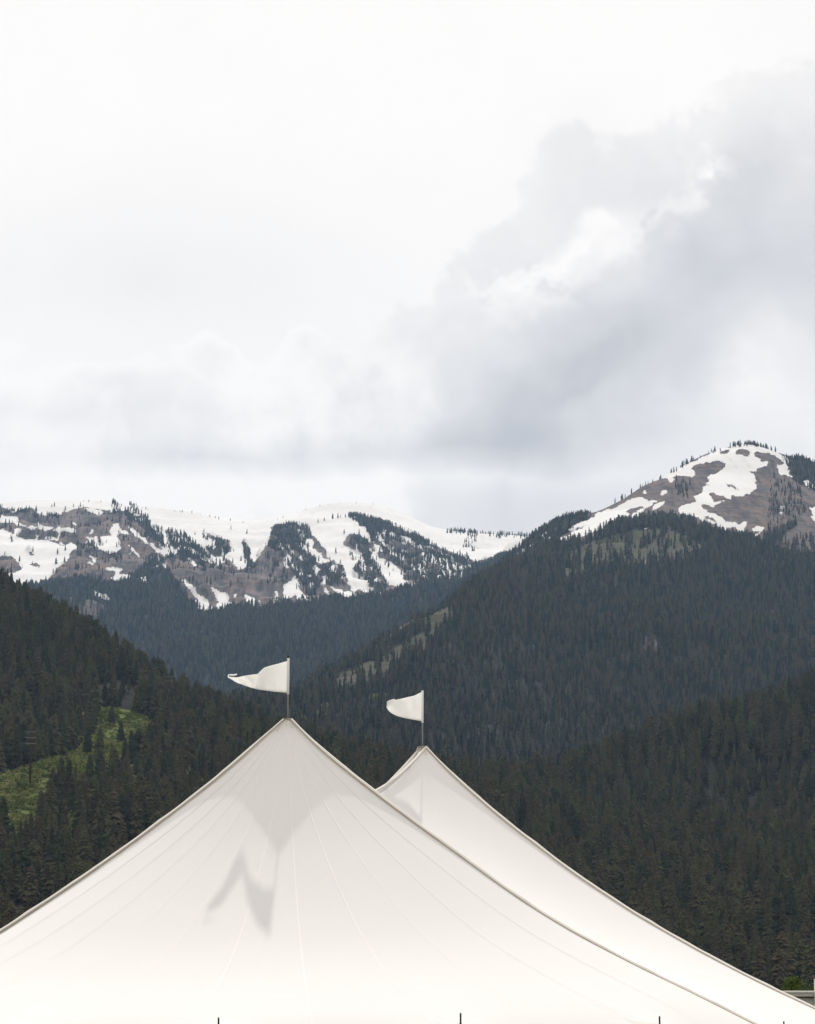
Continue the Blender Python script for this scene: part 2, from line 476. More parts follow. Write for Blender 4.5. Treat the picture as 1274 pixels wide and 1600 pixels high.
for poly in ([(315, 832), (328, 833), (345, 841), (360, 845), (362, 858), (352, 868), (345, 870), (335, 868), (325, 862), (318, 855), (330, 848), (340, 848), (330, 840)],
             [(380, 842), (386, 848), (390, 865), (396, 880), (386, 886), (388, 870), (372, 873), (374, 870), (382, 868)],
             [(546, 861), (552, 862), (550, 867), (545, 865)], [(546, 870), (552, 869), (556, 874), (550, 876)]):
    paint(far_snow, poly, 0)
FAR_SNOW = [
    [(-150, 835), (0, 826), (10, 830), (20, 835), (30, 840), (40, 842), (58, 843), (75, 845), (90, 850), (100, 852), (110, 849), (119, 850), (120, 856), (113, 862), (108, 872), (100, 880), (88, 890), (75, 905), (70, 908), (60, 912), (52, 915), (40, 916), (33, 925), (18, 930), (-150, 935)],
    [(0, 805), (15, 807), (25, 810), (34, 818), (36, 821), (50, 821), (55, 823), (70, 822), (80, 821), (85, 820), (80, 826), (70, 829), (60, 826), (45, 825), (30, 822), (20, 816), (5, 817), (0, 817)],
    [(83, 825), (100, 827), (112, 826), (119, 827), (117, 833), (108, 830), (96, 832), (92, 842), (88, 847), (87, 845), (92, 833), (84, 828)],
    [(20, 826), (25, 824), (34, 829), (28, 833), (28, 839), (22, 835)], [(54, 836), (61, 836), (56, 843)],
    [(128, 795), (140, 795), (158, 797), (162, 800), (156, 805), (148, 802), (142, 800), (132, 797)], [(171, 797), (180, 800), (178, 802), (173, 800)],
    [(170, 825), (180, 819), (187, 817), (189, 825), (190, 830), (197, 830), (205, 838), (195, 836), (185, 832), (182, 836), (188, 850), (190, 855), (183, 862), (175, 864), (165, 861), (155, 858), (153, 853), (160, 848), (156, 840), (158, 837), (175, 836), (172, 830)],
    [(134, 847), (140, 843), (148, 836), (152, 836), (154, 845), (152, 850), (146, 848), (136, 849)], [(137, 832), (146, 827), (146, 832), (140, 835)],
    [(195, 819), (200, 821), (215, 832), (228, 842), (245, 856), (258, 862), (267, 868), (262, 871), (248, 864), (238, 854), (228, 847), (212, 836), (200, 827)],
    [(202, 851), (206, 851), (213, 860), (222, 867), (220, 870), (212, 866), (205, 858)], [(240, 841), (247, 847), (258, 856), (265, 866), (262, 866), (252, 856), (245, 850)],
    [(162, 886), (175, 885), (186, 886), (192, 889), (186, 893), (188, 898), (195, 898), (203, 895), (206, 901), (196, 903), (188, 905), (175, 907), (171, 903), (179, 899), (180, 893), (170, 890)],
    [(220, 902), (229, 902), (231, 908), (228, 915), (223, 911)], [(243, 873), (250, 870), (254, 874), (246, 878)], [(254, 877), (258, 875), (262, 888), (255, 887)], [(239, 888), (252, 881), (249, 889)],
    [(281, 869), (285, 868), (287, 872), (281, 873)], [(293, 873), (297, 871), (309, 884), (303, 885), (295, 880)],
    [(282, 905), (288, 904), (295, 913), (302, 915), (307, 924), (315, 932), (326, 941), (334, 949), (325, 956), (318, 953), (308, 949), (302, 940), (310, 938), (304, 930), (296, 920), (289, 912)],
    [(326, 914), (335, 919), (340, 924), (350, 927), (356, 932), (356, 938), (362, 948), (352, 950), (345, 952), (339, 944), (341, 940), (336, 930), (334, 922)],
    [(362, 930), (367, 928), (373, 936), (368, 935)], [(381, 928), (390, 931), (400, 936), (409, 939), (405, 948), (395, 946), (387, 940)],
    [(430, 921), (437, 928), (435, 934), (442, 938), (434, 944), (428, 944), (433, 934)],
    [(442, 914), (450, 913), (455, 906), (461, 899), (467, 904), (469, 918), (476, 927), (484, 935), (490, 940), (475, 941), (468, 938), (460, 930), (455, 936), (445, 936), (442, 925)],
    [(487, 909), (491, 911), (491, 923), (487, 921)],
    [(467, 833), (475, 837), (482, 844), (488, 854), (500, 863), (515, 876), (508, 881), (500, 882), (493, 873), (487, 864), (482, 853), (472, 845), (465, 844)],
    [(494, 883), (502, 892), (498, 895), (493, 888)], [(516, 883), (524, 890), (521, 898), (515, 890)], [(502, 900), (511, 899), (512, 911), (507, 914), (502, 906)],
    [(515, 911), (522, 918), (530, 920), (536, 924), (545, 924), (559, 929), (556, 934), (545, 932), (530, 927), (519, 920)],
    [(570, 913), (577, 915), (584, 920), (586, 925), (600, 928), (596, 933), (580, 932), (569, 926)], [(565, 902), (576, 906), (575, 914), (567, 911)],
    [(579, 859), (585, 866), (592, 871), (605, 875), (617, 883), (631, 892), (633, 898), (631, 905), (641, 911), (657, 916), (650, 921), (637, 922), (630, 919), (618, 915), (608, 913), (599, 903), (594, 892), (590, 884), (587, 878), (579, 868)],
    [(584, 847), (592, 852), (601, 860), (592, 863), (586, 858)], [(594, 831), (603, 833), (601, 844), (594, 839)], [(603, 853), (612, 857), (625, 865), (624, 872), (611, 867)],
    [(624, 837), (632, 839), (635, 851), (625, 849)], [(626, 865), (635, 872), (630, 878)], [(642, 879), (652, 889), (660, 892), (669, 897), (668, 902), (655, 896), (647, 892)],
    [(659, 857), (668, 856), (683, 868), (681, 881), (672, 879), (662, 872)],
    [(685, 871), (692, 867), (703, 879), (706, 894), (712, 901), (721, 892), (724, 905), (716, 909), (708, 914), (700, 913), (684, 906), (682, 898), (690, 892), (700, 896), (702, 899), (696, 888), (689, 882)],
    [(729, 886), (733, 880), (739, 889), (735, 897), (729, 893)], [(704, 872), (712, 876), (719, 885), (721, 898), (714, 892), (709, 883)],
    [(121, 928), (130, 924), (145, 923), (155, 927), (165, 931), (174, 937), (165, 938), (155, 932), (140, 930)], [(74, 930), (86, 924), (83, 931)], [(158, 940), (165, 944), (162, 949)], [(95, 912), (102, 908), (99, 914)]]
for p in FAR_SNOW: paint(far_snow, p, 1)
for poly in ([(-5, 868), (8, 867), (22, 872), (30, 880), (34, 886), (30, 893), (18, 896), (0, 894), (-9, 893)], [(39, 861), (45, 860), (54, 866), (48, 868)], [(45, 880), (55, 877), (63, 887), (50, 885)], [(545, 808), (556, 806), (562, 812), (575, 828), (570, 826), (556, 811)]):
    paint(far_snow, poly, 0)
sr = random.Random(5)
for zone_, n_, (lx, ly) in ((((428, 822), (482, 822), (545, 905), (500, 925), (430, 862)), 34, (.55, .85)), (((548, 840), (585, 850), (605, 915), (570, 900)), 16, (.55, .85)), (((575, 815), (700, 866), (738, 890), (690, 905), (600, 855)), 46, (.75, .65)), (((262, 835), (345, 845), (400, 885), (300, 870)), 22, (.2, 1)), (((0, 800), (120, 815), (250, 880), (120, 890), (90, 845), (0, 830)), 16, (.9, .35)), (((1, 850), (60, 855), (100, 870), (40, 905)), 0, (1, 0))):
    zx = [p[0] for p in zone_]; zy = [p[1] for p in zone_]
    tri_ = [(zone_[0], zone_[i], zone_[i + 1]) for i in range(1, len(zone_) - 1)]
    for _ in range(n_):
        a, b, c = sr.choice(tri_); u, v = sr.random(), sr.random()
        if u + v > 1: u, v = 1 - u, 1 - v
        x, y = a[0] + u * (b[0] - a[0]) + v * (c[0] - a[0]), a[1] + u * (b[1] - a[1]) + v * (c[1] - a[1])
        L, w = sr.uniform(7, 20), sr.uniform(1.5, 3.4); dx, dy = lx + sr.uniform(-.2, .2), ly + sr.uniform(-.2, .2)
        paint(far_snow, [(x, y), (x + dx * L * .5 + w, y + dy * L * .5 - w * .5), (x + dx * L, y + dy * L), (x + dx * L * .5 - w, y + dy * L * .5 + w * .5)], 1)
TREE_LINE = [(18, 930), (33, 918), (45, 912), (60, 912), (75, 908), (95, 906), (130, 900), (150, 903), (165, 908), (200, 904), (207, 898), (215, 888), (228, 882), (236, 872), (250, 876), (262, 888), (270, 902), (280, 916), (290, 932), (300, 946), (320, 957), (345, 953), (380, 948), (410, 947), (440, 944), (490, 942), (560, 934), (600, 930), (630, 922), (660, 918), (690, 910), (720, 900), (745, 884), (770, 874), (800, 864), (840, 852), (1000, 852)]
paint(far_forest, [(-150, 790), (180, 790), (260, 860), (430, 850), (560, 870), (700, 880), (740, 900), (-150, 950)], 0.035)
for a_, b_ in (((0, 800), (30, 800)), ((34, 797), (60, 806)), ((60, 807), (96, 806)), ((0, 822), (60, 832)), ((60, 832), (120, 838)), ((120, 862), (190, 868)), ((195, 818), (262, 858)), ((280, 874), (345, 888)), ((345, 888), (410, 892)), ((410, 860), (450, 900)), ((300, 905), (335, 940)), ((440, 905), (480, 925)), ((600, 880), (640, 905))):
    paint(far_forest, [a_, (a_[0], a_[1] + 4), (b_[0], b_[1] + 4), b_], 0.4)
paint(far_forest, [(-150, 936)] + TREE_LINE + [(1000, 1420), (-150, 1420)], 1.0)
paint(far_forest, [(20, 935), (60, 928), (120, 932), (165, 940), (180, 955), (160, 965), (100, 960), (50, 945)], 0.3)
paint(far_forest, [(100, 955), (150, 950), (160, 985), (120, 980)], 0.12)
for d_, poly in ((1, [(174, 786), (183, 786), (187, 800), (176, 804)]), (1, [(193, 797), (203, 788), (212, 792), (217, 799), (230, 807), (236, 820), (240, 822), (250, 818), (255, 832), (257, 850), (250, 852), (238, 842), (228, 830), (215, 816), (200, 814)]),
                 (.9, [(262, 832), (270, 830), (276, 836), (277, 864), (268, 874), (260, 862)]), (.8, [(281, 840), (285, 838), (305, 864), (320, 872), (340, 882), (350, 886), (300, 872), (280, 874), (276, 864)]),
                 (.5, [(318, 860), (345, 847), (362, 850), (362, 862), (345, 882), (325, 874)]), (.8, [(378, 845), (388, 848), (394, 882), (405, 877), (395, 892), (384, 887)]), (.5, [(300, 833), (312, 833), (325, 840), (350, 845), (350, 851), (320, 846)]),
                 (.5, [(425, 827), (440, 820), (470, 818), (482, 824), (490, 840), (480, 842), (465, 840), (460, 857), (470, 847), (485, 857), (492, 872), (500, 884), (515, 880), (525, 886), (538, 890), (541, 916), (520, 918), (505, 912), (490, 934), (480, 928), (470, 908), (455, 893), (440, 872), (425, 858), (419, 853)]),
                 (.45, [(545, 850), (550, 838), (560, 834), (565, 847), (572, 844), (580, 852), (588, 870), (592, 887), (600, 902), (608, 917), (590, 928), (575, 912), (560, 897), (552, 892), (560, 882), (565, 867), (555, 857)]),
                 (.62, [(540, 807), (555, 806), (580, 810), (610, 820), (650, 838), (690, 860), (720, 870), (745, 882), (735, 897), (720, 892), (700, 877), (680, 872), (655, 857), (630, 842), (600, 834), (585, 850), (578, 840), (570, 824)]),
                 (.4, [(590, 852), (610, 850), (640, 864), (660, 877), (680, 892), (700, 907), (680, 912), (660, 916), (645, 907), (630, 892), (610, 877), (595, 870)]),
                 (.8, [(697, 833), (720, 830), (745, 830), (745, 847), (735, 847), (720, 837)]), (.55, [(745, 835), (830, 835), (830, 841), (745, 841)]), (.5, [(720, 847), (740, 847), (742, 862), (725, 860)]), (.25, [(120, 850), (152, 846), (152, 862), (125, 866)]), (.22, [(155, 845), (190, 845), (190, 866), (155, 866)]), (.3, [(240, 870), (275, 868), (275, 890), (245, 888)])):
    paint(far_forest, poly, d_, 'max')
# clear the snow patches of dense wood
far_forest = far_forest * (1 - 0.86 * blur(far_snow, 1))
for d_, poly in ((.55, [(255, 830), (288, 836), (330, 872), (280, 872)]), (.4, [(430, 825), (478, 825), (478, 862), (440, 862)]), (.2, [(660, 857), (735, 870), (722, 908), (680, 905)]), (.35, [(590, 830), (700, 872), (660, 890), (600, 855)])):
    paint(far_forest, poly, d_, 'max')

mid_snow, mid_forest, mid_grass = blank(), blank(), blank()
DOME = [(1020, 753), (1030, 745), (1040, 741), (1055, 735), (1070, 728), (1085, 720), (1100, 712), (1120, 704), (1140, 698), (1150, 692), (1170, 690), (1185, 694), (1195, 700), (1210, 704), (1220, 709), (1230, 716), (1240, 722), (1230, 722), (1222, 719), (1215, 714), (1200, 708), (1190, 706), (1180, 705), (1175, 707), (1180, 714), (1190, 718), (1189, 722), (1200, 725), (1195, 728), (1185, 730), (1180, 735), (1168, 735), (1178, 742), (1182, 750), (1181, 762), (1178, 767), (1170, 772), (1155, 777), (1145, 774), (1143, 780), (1135, 779), (1128, 773), (1122, 774), (1112, 768), (1110, 772), (1112, 778), (1125, 786), (1115, 791), (1105, 788), (1095, 789), (1105, 798), (1112, 800), (1125, 805), (1135, 812), (1150, 815), (1155, 820), (1162, 815), (1168, 820), (1165, 825), (1157, 834), (1150, 830), (1148, 823), (1138, 825), (1135, 831), (1128, 828), (1118, 820), (1105, 815), (1095, 812), (1085, 808), (1070, 804), (1060, 802), (1058, 797), (1066, 791), (1080, 787), (1090, 784), (1087, 778), (1095, 770), (1096, 764), (1105, 760), (1106, 752), (1110, 742), (1122, 738), (1130, 733), (1134, 725), (1125, 721), (1110, 721), (1095, 724), (1082, 730), (1090, 737), (1085, 744), (1070, 745), (1058, 745), (1048, 752), (1043, 752), (1045, 746), (1030, 748)]
MID_SNOW = [DOME,
    [(869, 847), (876, 842), (887, 837), (905, 827), (918, 815), (930, 804), (945, 796), (958, 794), (971, 789), (990, 777), (1003, 776), (1006, 780), (1030, 783), (1020, 789), (1012, 792), (1000, 792), (992, 793), (975, 799), (984, 802), (976, 811), (965, 812), (955, 814), (948, 823), (935, 829), (920, 833), (905, 838), (890, 844)],
    [(884, 829), (900, 819), (915, 812), (929, 804), (925, 810), (908, 822), (892, 832)], [(982, 810), (992, 801), (1001, 800), (995, 809), (986, 813)], [(995, 797), (1010, 794), (1005, 800), (997, 799)], [(1015, 798), (1022, 792), (1030, 785), (1044, 783), (1030, 794)],
    [(1005, 771), (1010, 767), (1014, 769), (1012, 772)], [(1032, 775), (1033, 766), (1040, 764), (1046, 768), (1038, 773)], [(994, 763), (1001, 758), (1001, 762)], [(1004, 759), (1016, 751), (1011, 758)],
    [(841, 865), (852, 856), (854, 859), (845, 867)], [(854, 862), (865, 854), (861, 861)], [(999, 824), (1012, 821), (1021, 823), (1010, 825)], [(844, 839), (857, 829), (861, 832), (850, 840)], [(850, 845), (864, 835), (861, 844)],
    [(1189, 725), (1197, 720), (1201, 723), (1193, 729)], [(1215, 730), (1222, 725), (1226, 721), (1233, 730), (1232, 740), (1242, 746), (1232, 745), (1225, 741), (1217, 739)], [(1254, 752), (1262, 750), (1274, 759), (1300, 764), (1274, 764), (1258, 758)],
    [(1219, 788), (1225, 791), (1218, 794)], [(1216, 801), (1222, 798), (1225, 803)], [(1228, 786), (1234, 788), (1231, 792)], [(1174, 825), (1183, 821), (1197, 825), (1192, 831), (1185, 832)], [(1179, 835), (1188, 833), (1184, 838)], [(1266, 795), (1276, 792), (1300, 795), (1300, 815), (1270, 813)], [(1121, 781), (1133, 782), (1126, 787)],
    [(807, 863), (821, 854), (819, 867)], [(828, 850), (837, 848), (832, 861)], [(822, 879), (834, 870), (833, 875), (824, 880)]]
for p in MID_SNOW: paint(mid_snow, p, 1)
for poly in ([(1148, 709), (1155, 703), (1165, 701), (1172, 706), (1171, 712), (1160, 711)], [(1127, 753), (1145, 759), (1161, 766), (1145, 763)], [(1097, 806), (1110, 808), (1125, 814), (1112, 814)], [(1125, 707), (1140, 701), (1146, 700), (1140, 706), (1128, 710)]):
    paint(mid_snow, poly, 0)
paint(mid_forest, [(700, 925), (740, 895), (780, 875), (830, 864), (850, 856), (880, 852), (900, 848), (935, 836), (960, 824), (990, 818), (1000, 814), (1050, 811), (1070, 811), (1090, 818), (1110, 824), (1130, 838), (1150, 844), (1175, 846), (1190, 851), (1210, 836), (1225, 821), (1240, 814), (1247, 820), (1230, 831), (1215, 844), (1200, 856), (1230, 866), (1440, 890), (1440, 1420), (300, 1420), (300, 1150), (450, 1100), (520, 1050), (620, 990)], 1)
paint(mid_forest, [(-150, 1050), (460, 1090), (460, 1420), (-150, 1420)], 1)
paint(mid_forest, [(872, 884), (905, 856), (940, 842), (975, 831), (1010, 827), (1040, 829), (1070, 836), (1097, 850), (1097, 866), (1060, 876), (1000, 886), (940, 892), (890, 906)], 0.13)
paint(mid_forest, [(1185, 854), (1230, 844), (1274, 838), (1440, 838), (1440, 880), (1274, 876), (1230, 870)], 0.12)
paint(mid_grass, [(880, 880), (910, 856), (945, 840), (975, 829), (1010, 824), (1040, 827), (1070, 836), (1093, 852), (1060, 866), (1000, 876), (940, 885), (890, 902)], 0.8)
for poly in ([(520, 1056), (560, 1042), (600, 1022), (640, 998), (668, 985), (690, 962), (700, 965), (660, 1003), (610, 1030), (570, 1050), (530, 1066)], [(655, 965), (690, 950), (712, 945), (705, 955), (670, 970)]):
    for dy_ in (0, 8, 16):
        lo_ = [(a, b + dy_) for a, b in poly]; paint(mid_grass, lo_, 0.85); paint(mid_forest, lo_, 0.17)
paint(mid_forest, [(995, 1010), (1012, 990), (1030, 1005), (1045, 1025), (1030, 1020)], 0.25)
for poly in ([(485, 1122), (500, 1102), (530, 1100), (525, 1112), (495, 1128)], [(575, 1092), (590, 1085), (605, 1088), (590, 1102)], [(450, 1125), (470, 1112), (480, 1125)]):
    paint(mid_grass, poly, 1.0); paint(mid_forest, poly, 0.1)
for d_, poly in ((1, [(1217, 712), (1240, 716), (1300, 731), (1440, 760), (1440, 790), (1300, 775), (1274, 768), (1250, 757), (1240, 750), (1232, 728)]), (1, [(830, 842), (870, 816), (900, 806), (925, 806), (905, 824), (880, 836), (860, 849), (820, 864), (800, 876), (780, 880)]),
                 (.25, [(1060, 745), (1080, 755), (1075, 780), (1050, 770)]), (.22, [(1205, 740), (1250, 760), (1260, 800), (1225, 830), (1200, 850), (1200, 800)]), (.7, [(1145, 700), (1150, 693), (1170, 690), (1200, 694), (1207, 704), (1170, 697)])):
    paint(mid_forest, poly, d_, 'max')
mid_forest = mid_forest * (1 - 0.95 * blur(mid_snow, 1) * (1 - 0.3))
near_forest, near_grass = blank(1.0), blank()
CLEAR = [(163, 1108), (185, 1106), (228, 1118), (243, 1132), (225, 1142), (200, 1160), (165, 1178), (130, 1192), (90, 1198), (84, 1225), (70, 1250), (48, 1275), (38, 1300), (-150, 1320), (-150, 1215), (0, 1212), (40, 1198), (75, 1188), (105, 1182), (135, 1165), (152, 1140)]
for dy_ in (0, 13, 26, 36):
    lo_ = [(a, b + dy_) for a, b in CLEAR]; paint(near_grass, lo_, 1); paint(near_forest, lo_, 0.012)
for lo_ in ([(75, 1188), (135, 1165), (200, 1150), (222, 1172), (160, 1228), (92, 1256)], [(150, 1140), (240, 1130), (262, 1150), (225, 1178), (160, 1190)]):
    paint(near_grass, lo_, 1); paint(near_forest, lo_, 0.012)
for poly in ([(135, 1080), (165, 1060), (200, 1070), (235, 1085), (250, 1110), (210, 1105), (170, 1095)],):
    paint(near_forest, poly, 0.45)
near_grass = blur(near_grass, 3)


# ------------------------------------------------------------------ the hills
class Hill:
    def __init__(s, ctrl, extra=()):
        p = [at(*c) for c in ctrl]
        p += [Vector(e) for e in extra]
        s.P = np.array([(q.x, q.y) for q in p]) / 1000.0; s.Zc = np.array([q.z for q in p])
        n = len(p); K = s.k(s.P, s.P) + np.eye(n) * 1e-5
        A = np.zeros((n + 3, n + 3)); A[:n, :n] = K; A[:n, n] = 1; A[:n, n + 1:] = s.P; A[n, :n] = 1; A[n + 1:, :n] = s.P.T
        s.w = np.linalg.solve(A, np.concatenate([s.Zc, np.zeros(3)]))
    def k(s, a, b):
        d2 = ((a[:, None, :] - b[None, :, :]) ** 2).sum(-1)
        return np.where(d2 > 0, d2 * np.log(d2 + 1e-12), 0)
    def base(s, X, Y):
        sh = X.shape; q = np.stack([X.ravel(), Y.ravel()], -1) / 1000.0; out = np.empty(len(q))
        for i in range(0, len(q), 20000):
            c = q[i:i + 20000]; out[i:i + 20000] = s.k(c, s.P) @ s.w[:-3] + s.w[-3] + c @ s.w[-2:]
        return out.reshape(sh)
    def grid(s, t0, t1, nc, y0, y1, nr, relief):
        t = np.linspace(t0, t1, nc); yy = np.linspace(y0, y1, nr)
        s.t, s.yy = t, yy
        T, Y = np.meshgrid(t, yy); X = T * Y
        Z = s.base(X, Y); s.X, s.Y, s.Z = X, Y, Z + relief(X, Y, Z)
    def height(s, X, Y):
        t = np.clip((X / Y - s.t[0]) / (s.t[1] - s.t[0]), 0, len(s.t) - 1.001); y = np.clip((Y - s.yy[0]) / (s.yy[1] - s.yy[0]), 0, len(s.yy) - 1.001)
        a, b = t.astype(int), y.astype(int); f, g = t - a, y - b; Z = s.Z
        return (Z[b, a] * (1 - f) + Z[b, a + 1] * f) * (1 - g) + (Z[b + 1, a] * (1 - f) + Z[b + 1, a + 1] * f) * g
    def hit(s, px, py):
        dx, dy, dz = ray(px, py)
        Y = np.linspace(s.yy[0], s.yy[-1], 6000); z = s.height(dx / dy * Y, Y)
        below = np.nonzero(z >= CAMZ + dz / dy * Y)[0]
        i = below[0] if len(below) else len(Y) - 1
        return Vector((dx / dy * Y[i], Y[i], z[i]))


near = Hill([
    (-330, 870, 2050), (-150, 905, 1950), (0, 955, 1800), (60, 975, 1760), (150, 1020, 1700), (250, 1082, 1620), (330, 1122, 1560), (430, 1158, 1500), (480, 1176, 1470), (560, 1206, 1430), (620, 1228, 1400), (700, 1256, 1350), (780, 1282, 1320), (870, 1312, 1290), (950, 1332, 1290),
    (-330, 1110, 1330), (0, 1180, 1200), (0, 1225, 1120), (0, 1300, 1020), (100, 1160, 1330), (200, 1130, 1400), (250, 1250, 1130), (100, 1300, 1030), (450, 1300, 1120), (620, 1340, 1080), (800, 1440, 1010), (0, 1480, 820), (450, 1490, 820),
    (1020, 1300, 1420), (1100, 1260, 1500), (1200, 1190, 1600), (1274, 1120, 1680), (1274, 1098, 1800), (1200, 1118, 1760), (1100, 1162, 1720), (1000, 1206, 1680), (900, 1250, 1650), (850, 1280, 1640), (1420, 1040, 1950), (1600, 960, 2100), (1600, 1200, 1500),
    (1000, 1430, 1120), (1150, 1400, 1170), (1274, 1370, 1200), (1100, 1520, 960), (1274, 1530, 950), (1500, 1480, 1000), (900, 1530, 880), (1274, 1580, 760), (800, 1580, 700), (300, 1570, 640), (-300, 1540, 640), (1600, 1590, 640)],
    extra=[(x, 480, -1.0) for x in (-160, -80, 0, 80, 160)] + [at(px, py + 190, Y + 420) for px, py, Y in ((-330, 870, 2050), (0, 955, 1800), (250, 1082, 1620), (480, 1176, 1470), (700, 1256, 1350), (870, 1312, 1290))] + [at(px, py + 160, Y + 420) for px, py, Y in ((1274, 1098, 1800), (1100, 1162, 1720), (950, 1240, 1660), (1500, 1000, 2000))])
near.grid(-0.26, 0.26, 300, 480, 2350, 300, lambda X, Y, Z: fbm(X / 70, Y / 70, 4, 3) * 3.0 * np.clip((Y - 480) / 200, 0, 1))

CREST_M = [(845, 839, 4300), (870, 818, 4420), (900, 808, 4500), (930, 806, 4480), (960, 787, 4600), (1000, 763, 4680), (1060, 733, 4780), (1100, 713, 4840), (1140, 699, 4900), (1170, 695, 4930), (1200, 702, 4950), (1240, 716, 4960), (1274, 731, 4960), (1420, 780, 4980)]
mid = Hill([
    (300, 1230, 2000), (450, 1220, 2050), (600, 1240, 2100), (750, 1260, 2100), (900, 1270, 2100), (1100, 1265, 2100), (1300, 1240, 2100), (1500, 1230, 2100),
    (450, 1135, 2330), (520, 1085, 2550), (620, 1022, 2850), (700, 968, 3100), (740, 925, 3300), (800, 889, 3500), (870, 864, 3700), (960, 833, 3850), (1030, 826, 3900), (1100, 843, 4000), (1200, 868, 4000), (1274, 885, 4000), (1450, 890, 4000),
    (700, 1130, 2450), (850, 1040, 2800), (850, 950, 3200), (1000, 1050, 2850), (1000, 930, 3350), (1150, 1060, 2850), (1150, 950, 3400), (1274, 1040, 2900), (1274, 940, 3500), (600, 1130, 2500), (1450, 1050, 2900),
    (800, 888, 3800), (870, 858, 4000), (960, 828, 4080), (1030, 823, 4120), (1100, 829, 4180), (1200, 840, 4200), (1274, 850, 4200),
    (1000, 795, 4400), (1060, 775, 4480), (1100, 772, 4520), (1150, 770, 4520), (1200, 780, 4500), (1274, 790, 4500), (1120, 738, 4700), (1200, 735, 4740), (1274, 760, 4750),
    (300, 1180, 2800), (400, 1150, 3000), (500, 1120, 3200), (600, 1060, 3600), (690, 985, 3900), (760, 930, 4200), (830, 880, 4500)] + CREST_M,
    extra=[at(px, py + 25, Y + 250) for px, py, Y in CREST_M] + [at(px, py + 150, Y + 800) for px, py, Y in CREST_M])


def mid_relief(X, Y, Z):
    px, py = proj(X, Y, Z); s = look(blur(mid_snow, 3), px, py); f = look(mid_forest, px, py)
    k = np.clip((4450 - Y) / 500, 0.12, 1)
    return (fbm(X / 210, Y / 210, 5, 21) * 22 * k + (np.abs(fbm(X / 130, Y / 260, 4, 5)) - 0.2) * -30 * k) * (1 - 0.6 * s)


mid.grid(-0.085, 0.17, 560, 1950, 5700, 460, mid_relief)
CREST_F = [(-250, 800, 6900), (-80, 789, 6850), (0, 786, 6800), (50, 782, 6800), (100, 782, 6800), (140, 781, 6800), (190, 787, 6800), (230, 794, 6800), (300, 800, 6750), (350, 809, 6750), (390, 814, 6700), (420, 812, 6700), (450, 804, 6800), (480, 795, 6850), (510, 788, 6900), (545, 784.5, 6900), (585, 787, 6900), (620, 798, 6900), (660, 816, 6850), (690, 828, 6800), (720, 832, 6700), (780, 835, 6600), (840, 838, 6600), (960, 838, 6600)]
far = Hill(CREST_F + [
    (-150, 850, 6000), (0, 840, 6050), (60, 842, 6000), (110, 815, 6350), (110, 848, 5950), (170, 800, 6500), (200, 812, 6350), (230, 850, 5900), (260, 880, 5650), (180, 880, 5700), (120, 895, 5600), (30, 920, 5450), (-150, 930, 5400),
    (300, 840, 6150), (300, 880, 5750), (350, 870, 5950), (330, 930, 5450), (400, 860, 6050), (430, 824, 6380), (470, 822, 6380), (440, 870, 5900), (420, 920, 5500), (500, 860, 6000), (480, 920, 5500),
    (545, 807, 6450), (590, 813, 6420), (650, 839, 6250), (700, 864, 6050), (745, 884, 5800), (545, 806, 6560), (600, 812, 6580), (650, 836, 6420), (700, 858, 6250), (560, 870, 5950), (560, 920, 5500), (640, 910, 5550), (780, 862, 6100), (860, 862, 6050), (720, 902, 5500), (960, 862, 6000),
    (100, 965, 5100), (250, 960, 5100), (400, 965, 5050), (550, 955, 5100), (650, 945, 5150), (200, 1040, 4550), (350, 1060, 4450), (500, 1060, 4450), (600, 1060, 4450), (0, 1030, 4600), (300, 1160, 4000), (500, 1160, 4000), (0, 1160, 4000), (-200, 1100, 4200), (700, 1060, 4400), (850, 960, 4700), (960, 960, 4700), (850, 1100, 4000)],
    extra=[at(px, py + 22, Y + 300) for px, py, Y in CREST_F] + [at(px, py + 120, Y + 900) for px, py, Y in CREST_F[::2]])


def far_relief(X, Y, Z):
    px, py = proj(X, Y, Z); s = look(blur(far_snow, 4), px, py)
    k = np.clip((6650 - Y) / 350, 0.0, 1)
    return (fbm(X / 260, Y / 260, 5, 41) * 26 + (np.abs(fbm(X / 90, Y / 240, 4, 8)) - 0.2) * -40 + 7 * np.sin(Z / 9.0 + 3 * fbm(X / 150, Y / 150, 3, 12))) * k * (1 - 0.75 * s)


far.grid(-0.19, 0.075, 640, 3850, 7900, 540, far_relief)


def put_hill(h, name, mat, snow, forest, grass):
    me = grid_mesh(name, h.X, h.Y, h.Z); px, py = proj(h.X, h.Y, h.Z)
    wx, wy = px + 5.5 * fbm(px / 11, py / 8, 4, 3) + 2.0 * fbm(px / 3.2, py / 3.2, 2, 7), py + 3.5 * fbm(px / 11 + 50, py / 8, 4, 5) + 1.4 * fbm(px / 3.2, py / 3.2 + 9, 2, 9)
    for nm, img in (('snow', snow), ('forest', forest), ('grass', grass)):
        attr(me, nm, look(img, wx, wy) if img is not None else np.zeros(px.shape))
    o = link(name, me, mat); tag(o, kind='structure'); return o


put_hill(near, 'near_hillside', M['near'], None, near_forest, near_grass)
put_hill(mid, 'forested_mountain', M['mid'], 0.65 * blur(mid_snow, 1) + 0.35 * blur(mid_snow, 9), blur(mid_forest, 2), blur(mid_grass, 2))
put_hill(far, 'snowy_mountain', M['far'], 0.65 * blur(far_snow, 1) + 0.35 * blur(far_snow, 9), blur(far_forest, 2), far_grass)
gb = MB(); gb.add([(-20000, -3000, 0), (20000, -3000, 0), (20000, 30000, 0), (-20000, 30000, 0)], [(0, 1, 2, 3)])
tag(gb.build('ground', M['lawn']), kind='structure')
HILLS = [near, mid, far]


